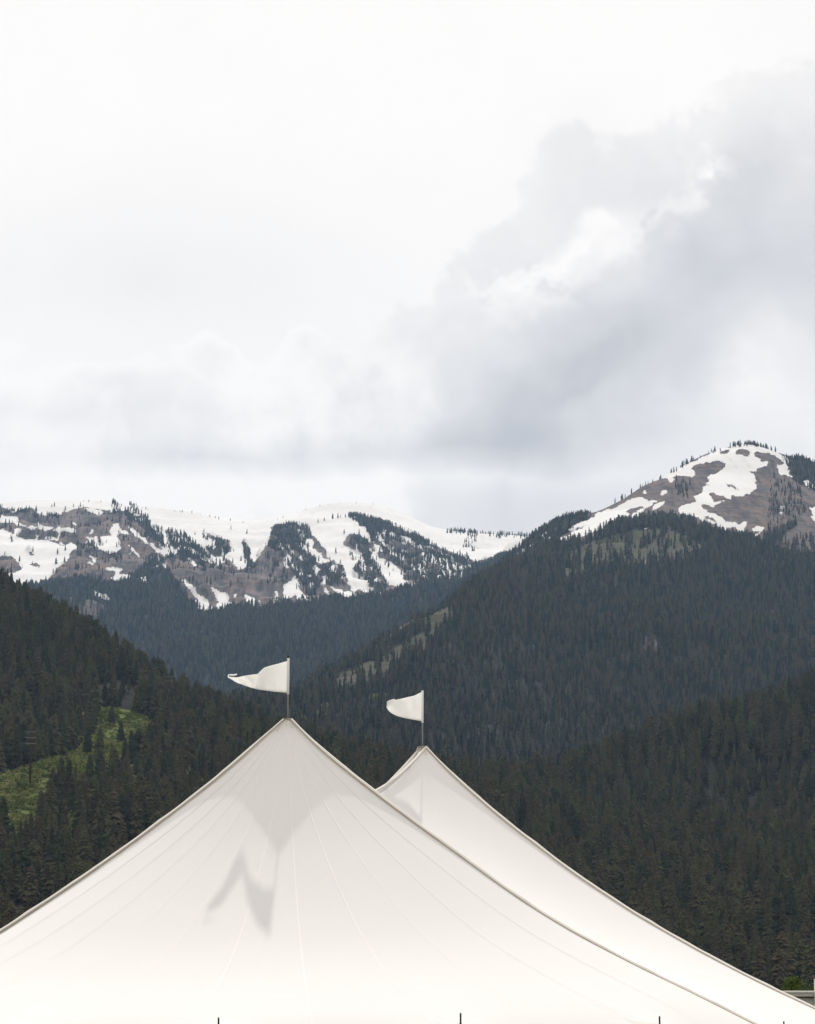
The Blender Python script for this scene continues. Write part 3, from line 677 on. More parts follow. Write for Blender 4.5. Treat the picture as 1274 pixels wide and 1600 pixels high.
# ------------------------------------------------------------------ conifers
def conifer(seed, levels, per, lean=0.0, slim=1.0, bare=0.0, crown0=0.1, jag=1.0):
    """crown mesh of drooping sprays on whorls, unit height"""
    r_ = random.Random(seed); v, f = [], []
    def tri(*p):
        b = len(v); v.extend(p); f.append(tuple(range(b, b + len(p))))
    ph = r_.random() * 6
    for i in range(levels):
        z = crown0 + (0.985 - crown0) * (i + r_.uniform(-.35, .35)) / levels
        z = min(max(z, crown0), 0.98)
        rad = slim * (0.185 * (1 - z) ** 0.52 + 0.003) * r_.uniform(0.72, 1.18)
        if z < crown0 + 0.12: rad *= 0.75
        for k in range(per):
            if r_.random() < bare: continue
            ph += 2 * math.pi / per + r_.uniform(-.35, .35)
            L = rad * r_.uniform(0.6, 1.2) * (1 + 0.18 * math.sin(ph * 1.0 + seed))
            c, s = math.cos(ph), math.sin(ph); dr = -L * r_.uniform(0.15, 0.75)
            w = L * r_.uniform(0.22, 0.4); up = L * 0.12
            root = (0, 0, z + up); tip = (c * L, s * L, z + dr)
            m1 = (c * L * .55 - s * w, s * L * .55 + c * w, z + dr * .45 - L * .10); m2 = (c * L * .55 + s * w, s * L * .55 - c * w, z + dr * .45 - L * .10)
            mid_ = (c * L * .6, s * L * .6, z + dr * .3 + up)
            tri(root, m1, mid_); tri(root, mid_, m2); tri(m1, tip, mid_); tri(mid_, tip, m2)
            if jag > 0 and r_.random() < jag:
                h = L * r_.uniform(.35, .7)
                tri((c * L * .3, s * L * .3, z), (c * L * .9, s * L * .9, z + dr * .8), (c * L * .6, s * L * .6, z + dr * .5 - h))
    nc = 7 if levels > 20 else 5; c0 = len(v); zs = [crown0 + .02, crown0 + .1] + [crown0 + .1 + (.93 - crown0 - .1) * q for q in (.3, .6, 1.0)]  # solid core added inside the crown to stop light passing through
    for z in zs:
        for k in range(nc):
            q = 2 * math.pi * k / nc + z * 5; rr = slim * (0.30 if z < crown0 + .05 else .60) * .185 * (1 - z) ** .52 * r_.uniform(.7, 1.15) * (1 - bare)
            v.append((math.cos(q) * rr, math.sin(q) * rr, z - rr * .3))
    for i in range(len(zs) - 1):
        for k in range(nc): f.append((c0 + i * nc + k, c0 + i * nc + (k + 1) % nc, c0 + (i + 1) * nc + (k + 1) % nc, c0 + (i + 1) * nc + k))
    tri((-.006, 0, .95), (.006, 0, .95), (0, 0, 1.0)); tri((0, -.006, .95), (0, .006, .95), (0, 0, 1.0))
    return v, f


def trunk_geo(top=0.97, r0=0.014, n=6):
    b = MB(); b.tube([(0, 0, -0.05), (0, 0, 0.3), (0.003, 0, 0.65), (0, 0, top)], [r0, r0 * .8, r0 * .5, r0 * .1], n); return b.v, b.f


def pymesh(name, v, f, mats, idx=None):
    me = bpy.data.meshes.new(name); me.from_pydata(v, [], f)
    for m in mats: me.materials.append(m)
    if idx is not None: me.polygons.foreach_set('material_index', idx)
    me.update(); return me


KINDS = [(1, 40, 10, 1.0, 0, .07), (2, 38, 9, .78, 0, .10), (3, 40, 10, 1.15, 0, .05), (4, 36, 9, .9, .12, .16), (5, 38, 9, .66, .08, .2), (6, 40, 10, .95, .05, .08), (7, 20, 4, .5, .45, .15)]
CROWNS, TRUNKS = [], []
for sd_, lv, pr, slim, bare, c0 in KINDS:
    v, f = conifer(sd_, lv, pr, 0, slim, bare, c0)
    CROWNS.append(pymesh('crown', v, f, [M['snag'] if sd_ == 7 else M['needles']]))
    v, f = trunk_geo(); TRUNKS.append(pymesh('trunk', v, f, [M['snag'] if sd_ == 7 else M['bark']]))


def proto_collection(name, kinds, mat):
    c = bpy.data.collections.new(name)
    for i, (sd_, lv, pr, slim, bare, c0) in enumerate(kinds):
        v, f = conifer(sd_ + 50, lv, pr, 0, slim, bare, c0); nb = len(f)
        tv, tf = trunk_geo(n=4); b = len(v)
        me = pymesh('%s_%02d' % (name, i), v + tv, f + [tuple(k + b for k in q) for q in tf], [M['snag'] if bare > .4 else mat, M['snag'] if bare > .4 else M['bark']], [0] * nb + [1] * len(tf))
        c.objects.link(bpy.data.objects.new(me.name, me))
    return c


PROTO_NEAR = proto_collection('near_conifer', KINDS, M['needles'])
PROTO_FAR = proto_collection('far_conifer', [(1, 13, 5, 1.0, 0, .06), (2, 12, 5, .8, 0, .08), (3, 13, 5, 1.2, 0, .05), (4, 12, 5, .9, .1, .12), (5, 13, 5, .7, 0, .12), (7, 12, 4, .5, .45, .12)], M['needles_far'])


def scatter_group(coll):
    g = bpy.data.node_groups.new('scatter_' + coll.name, 'GeometryNodeTree')
    g.interface.new_socket('Geometry', in_out='INPUT', socket_type='NodeSocketGeometry'); g.interface.new_socket('Geometry', in_out='OUTPUT', socket_type='NodeSocketGeometry')
    gi, go = g.nodes.new('NodeGroupInput'), g.nodes.new('NodeGroupOutput')
    ci = g.nodes.new('GeometryNodeCollectionInfo'); ci.inputs['Collection'].default_value = coll; ci.inputs['Separate Children'].default_value = True; ci.inputs['Reset Children'].default_value = True
    ip = g.nodes.new('GeometryNodeInstanceOnPoints'); ip.inputs['Pick Instance'].default_value = True
    def at_(nm, tp):
        n = g.nodes.new('GeometryNodeInputNamedAttribute'); n.data_type = tp; n.inputs['Name'].default_value = nm
        return n.outputs['Attribute']
    l = g.links.new
    l(gi.outputs[0], ip.inputs['Points']); l(ci.outputs[0], ip.inputs['Instance']); l(at_('idx', 'INT'), ip.inputs['Instance Index'])
    l(at_('rot', 'FLOAT_VECTOR'), ip.inputs['Rotation']); l(at_('size', 'FLOAT_VECTOR'), ip.inputs['Scale']); l(ip.outputs[0], go.inputs[0])
    return g


GROUPS = {}


def scatter(name, pts, size, rot, idx, coll):
    me = bpy.data.meshes.new(name); me.vertices.add(len(pts)); me.vertices.foreach_set('co', np.ascontiguousarray(pts, dtype=np.float32).ravel())
    a = me.attributes.new('size', 'FLOAT_VECTOR', 'POINT'); a.data.foreach_set('vector', np.ascontiguousarray(size, dtype=np.float32).ravel())
    a = me.attributes.new('rot', 'FLOAT_VECTOR', 'POINT'); a.data.foreach_set('vector', np.ascontiguousarray(rot, dtype=np.float32).ravel())
    a = me.attributes.new('idx', 'INT', 'POINT'); a.data.foreach_set('value', np.ascontiguousarray(idx, dtype=np.int32))
    o = link(name, me)
    if coll.name not in GROUPS: GROUPS[coll.name] = scatter_group(coll)
    md = o.modifiers.new('scatter', 'NODES'); md.node_group = GROUPS[coll.name]
    return tag(o, kind='stuff')


# elevation of the skyline in front of each hill, to leave out trees nobody could see
TT = np.linspace(-0.26, 0.26, 1041)


def skyline(h, upto_y=None):
    T, Y = np.meshgrid(TT, h.yy); inside = (TT >= h.t[0]) & (TT <= h.t[-1])
    e = (h.height(T * Y, Y) - CAMZ) / Y
    e[:, ~inside] = -1
    return np.maximum.accumulate(e, 0)


SKY = [skyline(h) for h in HILLS]


def sample(h, hi, n, dens, hmin, hmax, y0, y1, margin=0.004, tr=(-0.19, 0.19)):
    t = rng.uniform(max(h.t[0], tr[0]), min(h.t[-1], tr[1]), n); Y = np.sqrt(rng.uniform(y0 * y0, y1 * y1, n)); X = t * Y
    Z = h.height(X, Y); px, py = proj(X, Y, Z)
    keep = rng.random(n) < dens(px, py, X, Y)
    H = rng.uniform(0, 1, n) ** 0.8 * (hmax - hmin) + hmin
    top = (Z + H - CAMZ) / Y
    ti = np.clip(((t - TT[0]) / (TT[1] - TT[0])).round().astype(int), 0, len(TT) - 1)
    for k in range(hi): keep &= top > SKY[k][-1][ti] - margin
    yi = np.clip(np.searchsorted(h.yy, Y) - 2, 0, len(h.yy) - 1)
    keep &= top > SKY[hi][yi, ti] - margin
    return X[keep], Y[keep], Z[keep], H[keep]


def finish(H, nk, w):
    n = len(H); wd = H * rng.uniform(0.9, 1.35, n)
    size = np.stack([wd, wd, H], -1)
    rot = np.stack([rng.normal(0, .025, n), rng.normal(0, .025, n), rng.uniform(0, 6.283, n)], -1)
    return size, rot, rng.choice(nk, n, p=np.array(w) / sum(w))


def clump(X, Y, s, seed, lo=0.6): return np.clip(0.75 + 1.3 * fbm(X / s, Y / s, 3, seed), lo, 1)


# near hillside
X, Y, Z, H = sample(near, 0, 17500, lambda px, py, X, Y: look(near_forest, px, py) * clump(X, Y, 60, 77, 0.8) * np.clip((Y - np.where(px < 640, 740, 850)) / 80, 0, 1), 9.0, 20.0, 600, 2100)
H *= np.clip(0.88 + 0.35 * fbm(X / 90, Y / 90, 3, 60), 0.6, 1.25)
size, rot, idx = finish(H, 7, [5, 5, 3, 4, 4, 5, .15])
# which of them show largest: paint silhouettes far to near on a coarse picture
CW, CHh = 637, 800
ids = np.full((CHh, CW), -1, dtype=np.int32)
order = np.argsort(-Y)
bx, by = proj(X, Y, Z); tx, ty = proj(X, Y, Z + H); hw = FPX * H * 0.13 / Y
TENT_OUT = [(-20, 1470), (0, 1456), (200, 1321), (302, 1245), (404, 1158), (447, 1122), (534, 1197), (581, 1232), (628, 1197), (662, 1164), (706, 1209), (787, 1280), (905, 1370), (1045, 1458), (1200, 1540), (1290, 1585)]
for i in order:
    y0, y1 = int(max(ty[i] / 2, 0)), int(min(by[i] / 2, CHh - 1))
    for r in range(y0, y1 + 1):
        w = hw[i] / 2 * (r - y0 + 0.5) / max(y1 - y0 + 1, 1)
        a, b = int(max(bx[i] / 2 - w, 0)), int(min(bx[i] / 2 + w + 1, CW))
        if b > a: ids[r, a:b] = i
tp = np.array(TENT_OUT); edge = np.interp(np.arange(CW) * 2, tp[:, 0], tp[:, 1]) / 2
for c in range(CW): ids[int(edge[c]):, c] = -1
cnt = np.bincount(ids[ids >= 0], minlength=len(H))
best = np.argsort(-cnt)[:300]
rest = np.setdiff1d(np.arange(len(H)), best)
scatter('near_conifer_wood', np.stack([X, Y, Z], -1)[rest], size[rest], rot[rest], idx[rest], PROTO_NEAR)
LOOK = ['dark full', 'narrow dark', 'broad dark', 'ragged brownish', 'slender high crowned', 'brown green', 'grey dead bare']
POLE_AT = near.hit(47, 1226)


def zone(i):
    if math.hypot(X[i] - POLE_AT.x, Y[i] - POLE_AT.y) < 45: return 'beside the power pole in the clearing'
    if bx[i] < 330: return 'on the left hillside below the grass clearing' if by[i] > 1230 else 'on the left hillside above the grass clearing'
    if bx[i] < 640: return 'in the wood seen between the two pennants'
    if Y[i] < 1330: return 'in the low wood beyond the tent\'s long rear ridge'
    return 'on the right hand hill beyond the low wood'


for i in best:
    k = int(idx[i]); o = empty('conifer_tree', (X[i], Y[i], Z[i])); o.rotation_euler = tuple(rot[i]); o.scale = tuple(size[i])
    zz = zone(i); tag(o, ('%s conifer %s' % (LOOK[k], zz)), 'tree', '%s conifers %s' % (LOOK[k], zz))
    link('crown', CROWNS[k], None, o); link('trunk', TRUNKS[k], None, o)

# forested mountain
X, Y, Z, H = sample(mid, 1, 95000, lambda px, py, X, Y: look(mid_forest, px, py) * clump(X, Y, 110, 78), 9, 19, 2000, 5050, tr=(-0.075, 0.155))
H *= np.clip(0.9 + 0.4 * fbm(X / 140, Y / 140, 3, 61), 0.6, 1.3)
H = np.where(Y > 4250, H * 0.68, H)
cx = rng.uniform(955, 1215, 150); cxx = np.concatenate([cx, rng.uniform(1145, 1205, 60)])
cm = np.array(CREST_M, dtype=float); cyy = np.interp(cxx, cm[:, 0], cm[:, 2]) + rng.uniform(-25, 25, len(cxx)); cX = (cxx - 637) / FPX * cyy * 1.0
cdir = np.array([ray(a, np.interp(a, cm[:, 0], cm[:, 1])) for a in cxx]); cX = cdir[:, 0] / cdir[:, 1] * cyy
kp = rng.random(len(cxx)) < np.clip((cxx - 900) / 220, 0.25, 1) * (0.4 + 0.6 * (vnoise(cxx / 14, cxx * 0, 3) > 0.45))
cX, cyy = cX[kp], cyy[kp]; cZ = mid.height(cX, cyy); cH = rng.uniform(5, 12, len(cX))
X, Y, Z, H = (np.concatenate(p) for p in ((X, cX), (Y, cyy), (Z, cZ), (H, cH)))
size, rot, idx = finish(H, 6, [5, 4, 3, 4, 4, .1])
nm_ = len(H)
scatter('forested_mountain_wood', np.stack([X, Y, Z - 0.3], -1), size, rot, idx, PROTO_FAR)

# snowy mountain
X, Y, Z, H = sample(far, 2, 120000, lambda px, py, X, Y: look(far_forest, px, py) * np.where(look(far_forest, px, py) > .9, clump(X, Y, 140, 79), 1), 10, 21, 4000, 6950, tr=(-0.15, 0.06))
H = np.where(Y > 5450, H * 0.68, H * 0.9)
CR = [(131, 783), (138, 783), (139, 782), (158, 784), (186, 788), (190, 789), (215, 792), (222, 793), (228, 794), (231, 795), (273, 798), (282, 799), (285, 799), (300, 800), (308, 802), (313, 803), (328, 806), (335, 808), (337, 808), (342, 810), (360, 812), (380, 815), (434, 811), (441, 808), (443, 808), (478, 796), (500, 790), (557, 785), (583, 787), (361, 826), (386, 832), (480, 826), (497, 816), (507, 812), (520, 809), (528, 808), (532, 808), (540, 807), (545, 807), (552, 807), (282, 833), (290, 838), (305, 834), (319, 829), (538, 832), (525, 863), (525, 861)]
cp = [far.hit(a, b + 1.5) for a, b in CR]
cX, cY, cZ = (np.array([getattr(p, q) for p in cp]) for q in 'xyz'); cH = rng.uniform(4, 8, len(cp)); cH[-18:] = rng.uniform(8, 14, 18)
X, Y, Z, H = (np.concatenate(p) for p in ((X, cX), (Y, cY), (Z, cZ), (H, cH)))
size, rot, idx = finish(H, 6, [5, 4, 4, 4, 3, .1])
scatter('snowy_mountain_wood', np.stack([X, Y, Z - 0.3], -1), size, rot, idx, PROTO_FAR)
print('TREES', len(rest), nm_, len(H))


# low bushes in the clearing and green thickets
def bush_mesh(name, seed, nleaf, mat, size=0.09, shape=(1, 1, 0.75)):
    r_ = random.Random(seed); v, f = [], []
    cl = [(r_.gauss(0, .42) * shape[0], r_.gauss(0, .42) * shape[1], abs(r_.gauss(0.35, .28)) * shape[2], r_.uniform(.16, .34)) for _ in range(9)]
    for i in range(nleaf):
        c = r_.choice(cl); u = Vector((r_.gauss(0, 1), r_.gauss(0, 1), r_.gauss(0, 1))).normalized()
        p = Vector(c[:3]) + u * c[3] * r_.uniform(.55, 1.0)
        if p.z < 0: p.z = abs(p.z) * .3
        a = Vector((r_.gauss(0, 1), r_.gauss(0, 1), r_.gauss(0, .6))).normalized(); b = a.cross(u + Vector((0, 0, .3))).normalized()
        s = size * r_.uniform(.6, 1.3); k = len(v)
        v += [tuple(p - a * s), tuple(p + b * s * .45), tuple(p + a * s), tuple(p - b * s * .45)]; f.append((k, k + 1, k + 2, k + 3))
    return pymesh(name, v, f, [mat])


cb = bpy.data.collections.new('meadow_bush')
for i in range(4):
    me = bush_mesh('meadow_bush_%d' % i, 30 + i, 150, M['meadow'], 0.15); cb.objects.link(bpy.data.objects.new(me.name, me))
gimg = near_grass
X, Y, Z, H = sample(near, 0, 90000, lambda px, py, X, Y: np.clip(look(gimg, px, py), 0, 1) ** 2 * np.clip(0.5 + 1.6 * fbm(X / 14, Y / 14, 3, 91), 0.1, 1), 0.5, 1.7, 900, 1500, tr=(-0.17, -0.07))
n = len(H); size = np.stack([H * rng.uniform(.9, 1.7, n), H * rng.uniform(.9, 1.7, n), H], -1); rot = np.stack([np.zeros(n), np.zeros(n), rng.uniform(0, 6.28, n)], -1)
scatter('meadow_scrub', np.stack([X, Y, Z], -1), size, rot, rng.integers(0, 4, n), cb)
print('SCRUB', n)
X, Y, Z, H = sample(mid, 1, 60000, lambda px, py, X, Y: (look(mid_grass, px, py) > .9) * 0.5 + 0.0, 1.5, 4, 2100, 2900, tr=(-0.05, 0.0))
X2, Y2, Z2, H2 = sample(near, 0, 9000, lambda px, py, X, Y: (fbm(X / 40, Y / 40, 3, 5) > 0.33) * (px < 460) * 0.35, 3, 6, 950, 1500, tr=(-0.15, -0.03))
X, Y, Z, H = (np.concatenate(p) for p in ((X, X2), (Y, Y2), (Z, Z2), (H, H2)))
n = len(H); size = np.stack([H * .6, H * .6, H], -1); rot = np.stack([np.zeros(n), np.zeros(n), rng.uniform(0, 6.28, n)], -1)
scatter('green_thicket', np.stack([X, Y, Z], -1), size, rot, rng.integers(0, 4, n), cb)

# ------------------------------------------------------------------ the tent
P1 = at(450, 1125, 50.0); P2 = at(660.5, 1168, 55.0)
RING = 0.065
EAVE = 2.05


def ridge(P, phi, pts):
    """ridge curve in the vertical plane through the pole at plan angle phi (0 = towards the viewer), from traced points"""
    d = Vector((math.sin(R(phi)), -math.cos(R(phi)), 0)); out = []
    for px, py in pts:
        dx, dy, dz = ray(px, py)   # t*(dx,dy) = P + s*d
        k = np.linalg.solve(np.array([[dx, -d.x], [dy, -d.y]]), np.array([P.x, P.y]))
        out.append((k[1], CAMZ + dz * k[0]))
    return d, out


def smooth_curve(s, z, n=120):
    u = np.linspace(s[0], s[-1], n)
    zz = np.interp(u, s, z)
    for _ in range(30):
        zz[1:-1] = (zz[:-2] + 2 * zz[1:-1] + zz[2:]) / 4
    return u, zz


def make_ridge(P, phi, pts):
    d, o = ridge(P, phi, pts)
    s = np.array([RING] + [a for a, b in o]); z = np.array([P.z] + [b for a, b in o])
    u, zz = smooth_curve(s, z)
    return dict(P=P, d=d, u=u, z=zz, R=u[-1], phi=phi)


RG1R = make_ridge(P1, 66, [(468, 1139), (499, 1169), (534, 1198), (581, 1234), (628, 1271), (676, 1305), (740, 1352), (771, 1375), (841, 1424), (912, 1466), (1000, 1512), (1045, 1534), (1115, 1568), (1179, 1601), (1200, 1611)])
RG1L = make_ridge(P1, -80, [(424.5, 1140), (404, 1159), (375, 1187), (343, 1213), (302, 1246), (261, 1277), (200, 1322), (145, 1361), (94, 1395), (62, 1416), (0, 1457), (-90, 1509), (-200, 1562), (-320, 1607)])
RG2R = make_ridge(P2, 72, [(678, 1182), (706, 1210), (740, 1241), (787, 1281), (829.5, 1314), (905, 1371), (954, 1403), (1000, 1433), (1045, 1459), (1087, 1483), (1139, 1511), (1200, 1542), (1274, 1577), (1338, 1606)])
RG2L = dict(RG2R); RG2L['d'] = Vector((math.sin(R(-105)), -math.cos(R(-105)), 0)); RG2L['phi'] = -105
_u = (RG2L['u'] - RING) / (RG2L['R'] - RING); RG2L['z'] = RG2L['z'] - 0.5 * np.sin(np.pi * _u ** 0.6)


def rpt(g, t):
    s = RING + (g['R'] - RING) * t
    p = g['P'] + g['d'] * s
    return Vector((p.x, p.y, float(np.interp(s, g['u'], g['z']))))


def rdrop(g, t):
    s = RING + (g['R'] - RING) * np.asarray(t)
    z = np.interp(s, g['u'], g['z']); return (g['P'].z - z) / (g['P'].z - g['z'][-1])


tent = empty('sailcloth_tent', (P1.x, P1.y, 0))
tag(tent, 'large white sailcloth tent with two pointed peaks and piped ridges', 'tent')
TO = Vector((P1.x, P1.y, 0))


def pin_phi(px, P, RR):
    best = None
    for k in range(-800, 801):
        ph = k / 10.0; x, y = P.x + RR * math.sin(R(ph)), P.y - RR * math.cos(R(ph)); a, _ = proj(x, y, EAVE)
        if best is None or abs(a - px) < best[0]: best = (abs(a - px), ph)
    return best[1]


RF = RG1R['R']
PINS = [(pin_phi(px, P1, RF), tipy) for px, tipy in ((8, 1603), (341, 1590), (721, 1583), (1033, 1588))]
PIN_PH = [RG1L['phi'], -56] + [p for p, _ in PINS] + [RG1R['phi']]


def radius_front(phi):
    w = np.clip((phi - RG1L['phi']) / (RG1R['phi'] - RG1L['phi']), 0, 1)
    k = 1 - w; k = k * k * k * (k * (k * 6 - 15) + 10)
    return RG1L['R'] * k + RF * (1 - k)


def front_rows(nphi=720, nr=150):
    phis = np.linspace(RG1L['phi'], RG1R['phi'], nphi); t = np.linspace(0, 1, nr) ** 1.1
    w = (phis - phis[0]) / (phis[-1] - phis[0])
    dl, dr = rdrop(RG1L, t), rdrop(RG1R, t)
    # steep beneath the ring, nearly flat towards the eave
    T, W = np.meshgrid(t, w, indexing='ij')
    D = dl[:, None] * (1 - W) + dr[:, None] * W
    D = D + 0.118 * np.sin(np.pi * T ** 0.62) * (1 - np.abs(2 * W - 1) ** 2.4)
    ps = np.array(sorted(PIN_PH)); mids = np.interp(phis, ps, np.arange(len(ps))); fr = mids - np.floor(mids); scal = 4 * fr * (1 - fr)
    RR = np.array([radius_front(p) for p in phis])
    S = RING + (RR[None, :] - RING) * T - 0.10 * scal[None, :] * T ** 14
    Zz = P1.z + (EAVE - P1.z) * D - 0.10 * scal[None, :] * T ** 14
    ph = np.radians(phis)[None, :]
    Xx = P1.x + S * np.sin(ph); Yy = P1.y - S * np.cos(ph)
    # gores belly slightly between the radial seams
    g = (W * NG) % 1.0; Zz = Zz - 0.003 * (4 * g * (1 - g)) * np.sin(np.pi * T)
    Zz = Zz + 0.006 * fbm(Xx / 1.6 + 3, Yy / 1.6, 3, 13) * np.sin(np.pi * T)
    # fans of creases where the side poles push up
    for p in PIN_PH[1:-1]:
        qx, qy = P1.x + RF * math.sin(R(p)), P1.y - RF * math.cos(R(p))
        rx, ry = Xx - qx, Yy - qy; rho = np.hypot(rx, ry)
        tx_, ty_ = math.cos(R(p)), math.sin(R(p)); a = np.arctan2(-(rx * math.sin(R(p)) - ry * math.cos(R(p))), rx * tx_ + ry * ty_)
        Zz = Zz + 0.034 * (np.abs(np.sin(a * 6.5 + 0.6)) - 0.5) * np.clip(rho / .06, 0, 1) * np.exp(-(rho / 0.42) ** 2) + 0.05 * np.exp(-(rho / 0.30) ** 2)
    return Xx, Yy, Zz, phis, t


NG = 12
Xf, Yf, Zf, PHI, TF = front_rows()


def tent_part(name, Xx, Yy, Zz, mat):
    me = grid_mesh(name, Xx - TO.x, Yy - TO.y, Zz); return link(name, me, mat, tent)


fp = tent_part('front_canopy', Xf, Yf, Zf, M['cloth'])


def middle(ga, gb, flip, n=90, m=120):
    t = np.linspace(0, 1, m); v = np.linspace(0, 1, n); rows = np.zeros((m, n, 3))
    for i, tt in enumerate(t):
        a, b = rpt(ga, tt), rpt(gb, tt)
        for j, vv in enumerate(v):
            p = a.lerp(b, vv)
            dip = 1.10 * (1 - abs(2 * vv - 1) ** 1.48) * (1 - tt) ** 1.6 + 0.10 * 4 * vv * (1 - vv)
            rows[i, j] = (p.x, p.y, p.z - dip)
    if flip: rows = rows[:, ::-1]
    return rows[..., 0], rows[..., 1], rows[..., 2]


mrX, mrY, mrZ = middle(RG1R, RG2R, False)
mlX, mlY, mlZ = middle(RG1L, RG2L, True)
tent_part('side_canopy', mrX, mrY, mrZ, M['cloth'])
tent_part('side_canopy', mlX, mlY, mlZ, M['cloth'])
ph = np.radians(np.linspace(RG2R['phi'], 360 + RG2L['phi'], 160)); tt = np.linspace(0, 1, 80)
w_ = np.linspace(0, 1, 160)
dz = rdrop(RG2R, tt)[:, None] + 0.10 * np.sin(np.pi * tt)[:, None] * (1 - (2 * w_ - 1) ** 6)[None, :]
S = RING + (RG2R['R'] - RING) * tt[:, None]
tent_part('rear_canopy', P2.x + S * np.sin(ph)[None, :], P2.y - S * np.cos(ph)[None, :], P2.z + (EAVE - P2.z) * dz, M['cloth'])

# radial seams of the front
for k in range(1, NG):
    j = int(round(k / NG * (len(PHI) - 1))); rows_a, rows_b, rows_c = [], [], []
    for i in range(2, len(TF)):
        c = Vector((Xf[i, j], Yf[i, j], Zf[i, j])); s_ = Vector((math.cos(R(PHI[j])), math.sin(R(PHI[j])), 0))
        e = Vector((Xf[i, min(j + 1, len(PHI) - 1)], Yf[i, min(j + 1, len(PHI) - 1)], Zf[i, min(j + 1, len(PHI) - 1)])) - c
        nrm = s_.cross(Vector((Xf[i, j] - Xf[i - 1, j], Yf[i, j] - Yf[i - 1, j], Zf[i, j] - Zf[i - 1, j]))).normalized()
        if nrm.z < 0: nrm = -nrm
        hw_ = min(0.0075, 0.35 * (RING + TF[i] * 8) * 0.18)
        rows_a.append(c - s_ * hw_ + nrm * 0.002); rows_b.append(c + nrm * 0.0024); rows_c.append(c + s_ * hw_ + nrm * 0.002)
    b = MB(TO); b.grid([rows_a, rows_b, rows_c]); b.build('seam', M['seam'], tent, True)


def strap(g, t0=0.0, t1=1.0, name='ridge_strap', n=150, w=0.050, h=0.046, tog=1.1):
    """padded cover over the lacing of a ridge, a rope along each edge"""
    sid = Vector((-g['d'].y, g['d'].x, 0)); b = MB(TO); rows = [[] for _ in range(9)]; ropes = ([], [])
    for i in range(n):
        t = t0 + (t1 - t0) * i / (n - 1); p = rpt(g, t); q = rpt(g, min(t + .01, 1)); q0 = rpt(g, max(t - .01, 0)); tn = (q - q0).normalized()
        nr = sid.cross(tn).normalized()
        if nr.z < 0: nr = -nr
        s = RING + (g['R'] - RING) * t; f = (s / tog) % 1.0; lift = 0.007 * (abs(2 * f - 1)) ** 5 + 0.014 * max(0, 1 - s / 0.25); tw = min(1, 0.45 + s * 0.9)
        wob = 0.003 * math.sin(s * 5.1 + g['phi'])
        for k in range(9):
            a = math.pi * k / 8
            rows[k].append(p + sid * (math.cos(a) * w * tw + wob) + nr * (math.sin(a) * h * tw * (1 + .06 * math.sin(s * 9)) + lift - 0.006))
        for m_, sg in ((0, -1), (1, 1)): ropes[m_].append(p + sid * (sg * (w * tw + .012) + wob) + nr * (0.006 + lift * .3))
    b.grid(rows); o = b.build(name, M['strap'], tent, True)
    for r_ in ropes:
        rb = MB(TO); rb.tube(r_, 0.007, 6); rb.build('ridge_rope', M['rope'], o, True)
    return o


for g in (RG1R, RG1L, RG2R, RG2L): strap(g)
sad = []
for k in range(60):
    v_ = k / 59; p = rpt(RG1R, 0).lerp(rpt(RG2R, 0), v_); p.z -= 1.10 * (1 - abs(2 * v_ - 1) ** 1.48); sad.append(p)
b = MB(TO); b.tube([p + Vector((0, 0, .002)) for p in sad], 0.026, 8); b.build('ridge_strap', M['strap'], tent, True)
for P in (P1, P2):
    b = MB(TO); n = 24
    b.tube([P + Vector((math.cos(2 * math.pi * k / n) * (RING + .005), math.sin(2 * math.pi * k / n) * (RING + .005), 0.004)) for k in range(n + 1)], 0.014, 6); b.build('peak_ring', M['pole'], tent, True)
    b = MB(TO); b.tube([(P.x, P.y, 0), (P.x, P.y, P.z - .03)], [0.07, 0.055], 14); b.build('centre_pole', M['wood'], tent, True)
    # short lashings hanging on the cloth under the ring
    for k, a in enumerate((-28, -6, 15, 40)):
        d_ = Vector((math.sin(R(a)), -math.cos(R(a)), 0)); L = (0.30, 0.16, 0.22, 0.14)[k]
        b = MB(TO); b.tube([P + d_ * (RING + L * s_) + Vector((0.012 * math.sin(s_ * 6 + k), 0, 0.014 - 0.86 * L * s_)) for s_ in (0, .25, .5, .75, 1)], 0.005, 5); b.build('lashing', M['rope'], tent)


def surf(x, y):
    dx_, dy_ = x - P1.x, P1.y - y; p = math.degrees(math.atan2(dx_, dy_)); j = int(np.argmin(abs(PHI - p))); i = int(np.argmin((Xf[:, j] - x) ** 2 + (Yf[:, j] - y) ** 2)); return Zf[i, j]


def side_pole(x, y, ztop, ztip):
    b = MB(TO); b.tube([(x, y, 0), (x, y, ztop - .02)], 0.035, 12); o = b.build('side_pole', M['wood'], tent, True)
    b = MB(TO); b.tube([(x, y, ztop - .04), (x, y, ztip - .01), (x, y, ztip)], [0.013, 0.013, 0.009], 8); b.build('pole_pin', M['black'], o, True)


for p, tipy in PINS:
    x, y = P1.x + (RF - .02) * math.sin(R(p)), P1.y - (RF - .02) * math.cos(R(p))
    dx, dy, dz = ray(proj(x, y, 2.2)[0], tipy); side_pole(x, y, surf(x, y), CAMZ + dz / dy * y)
for g in (RG1R, RG1L, RG2R, RG2L):
    p = rpt(g, .995); side_pole(p.x, p.y, p.z, p.z + .08)
a_, b_ = rpt(RG1R, 1), rpt(RG2R, 1)
for v_ in (0.22, 0.6):
    p = rpt(RG1R, .99).lerp(rpt(RG2R, .99), v_); p.z -= .1 * 4 * v_ * (1 - v_)
    dx, dy, dz = ray(1268, 1596); side_pole(p.x, p.y, p.z, CAMZ + dz / dy * p.y if v_ < .3 else p.z + .12)


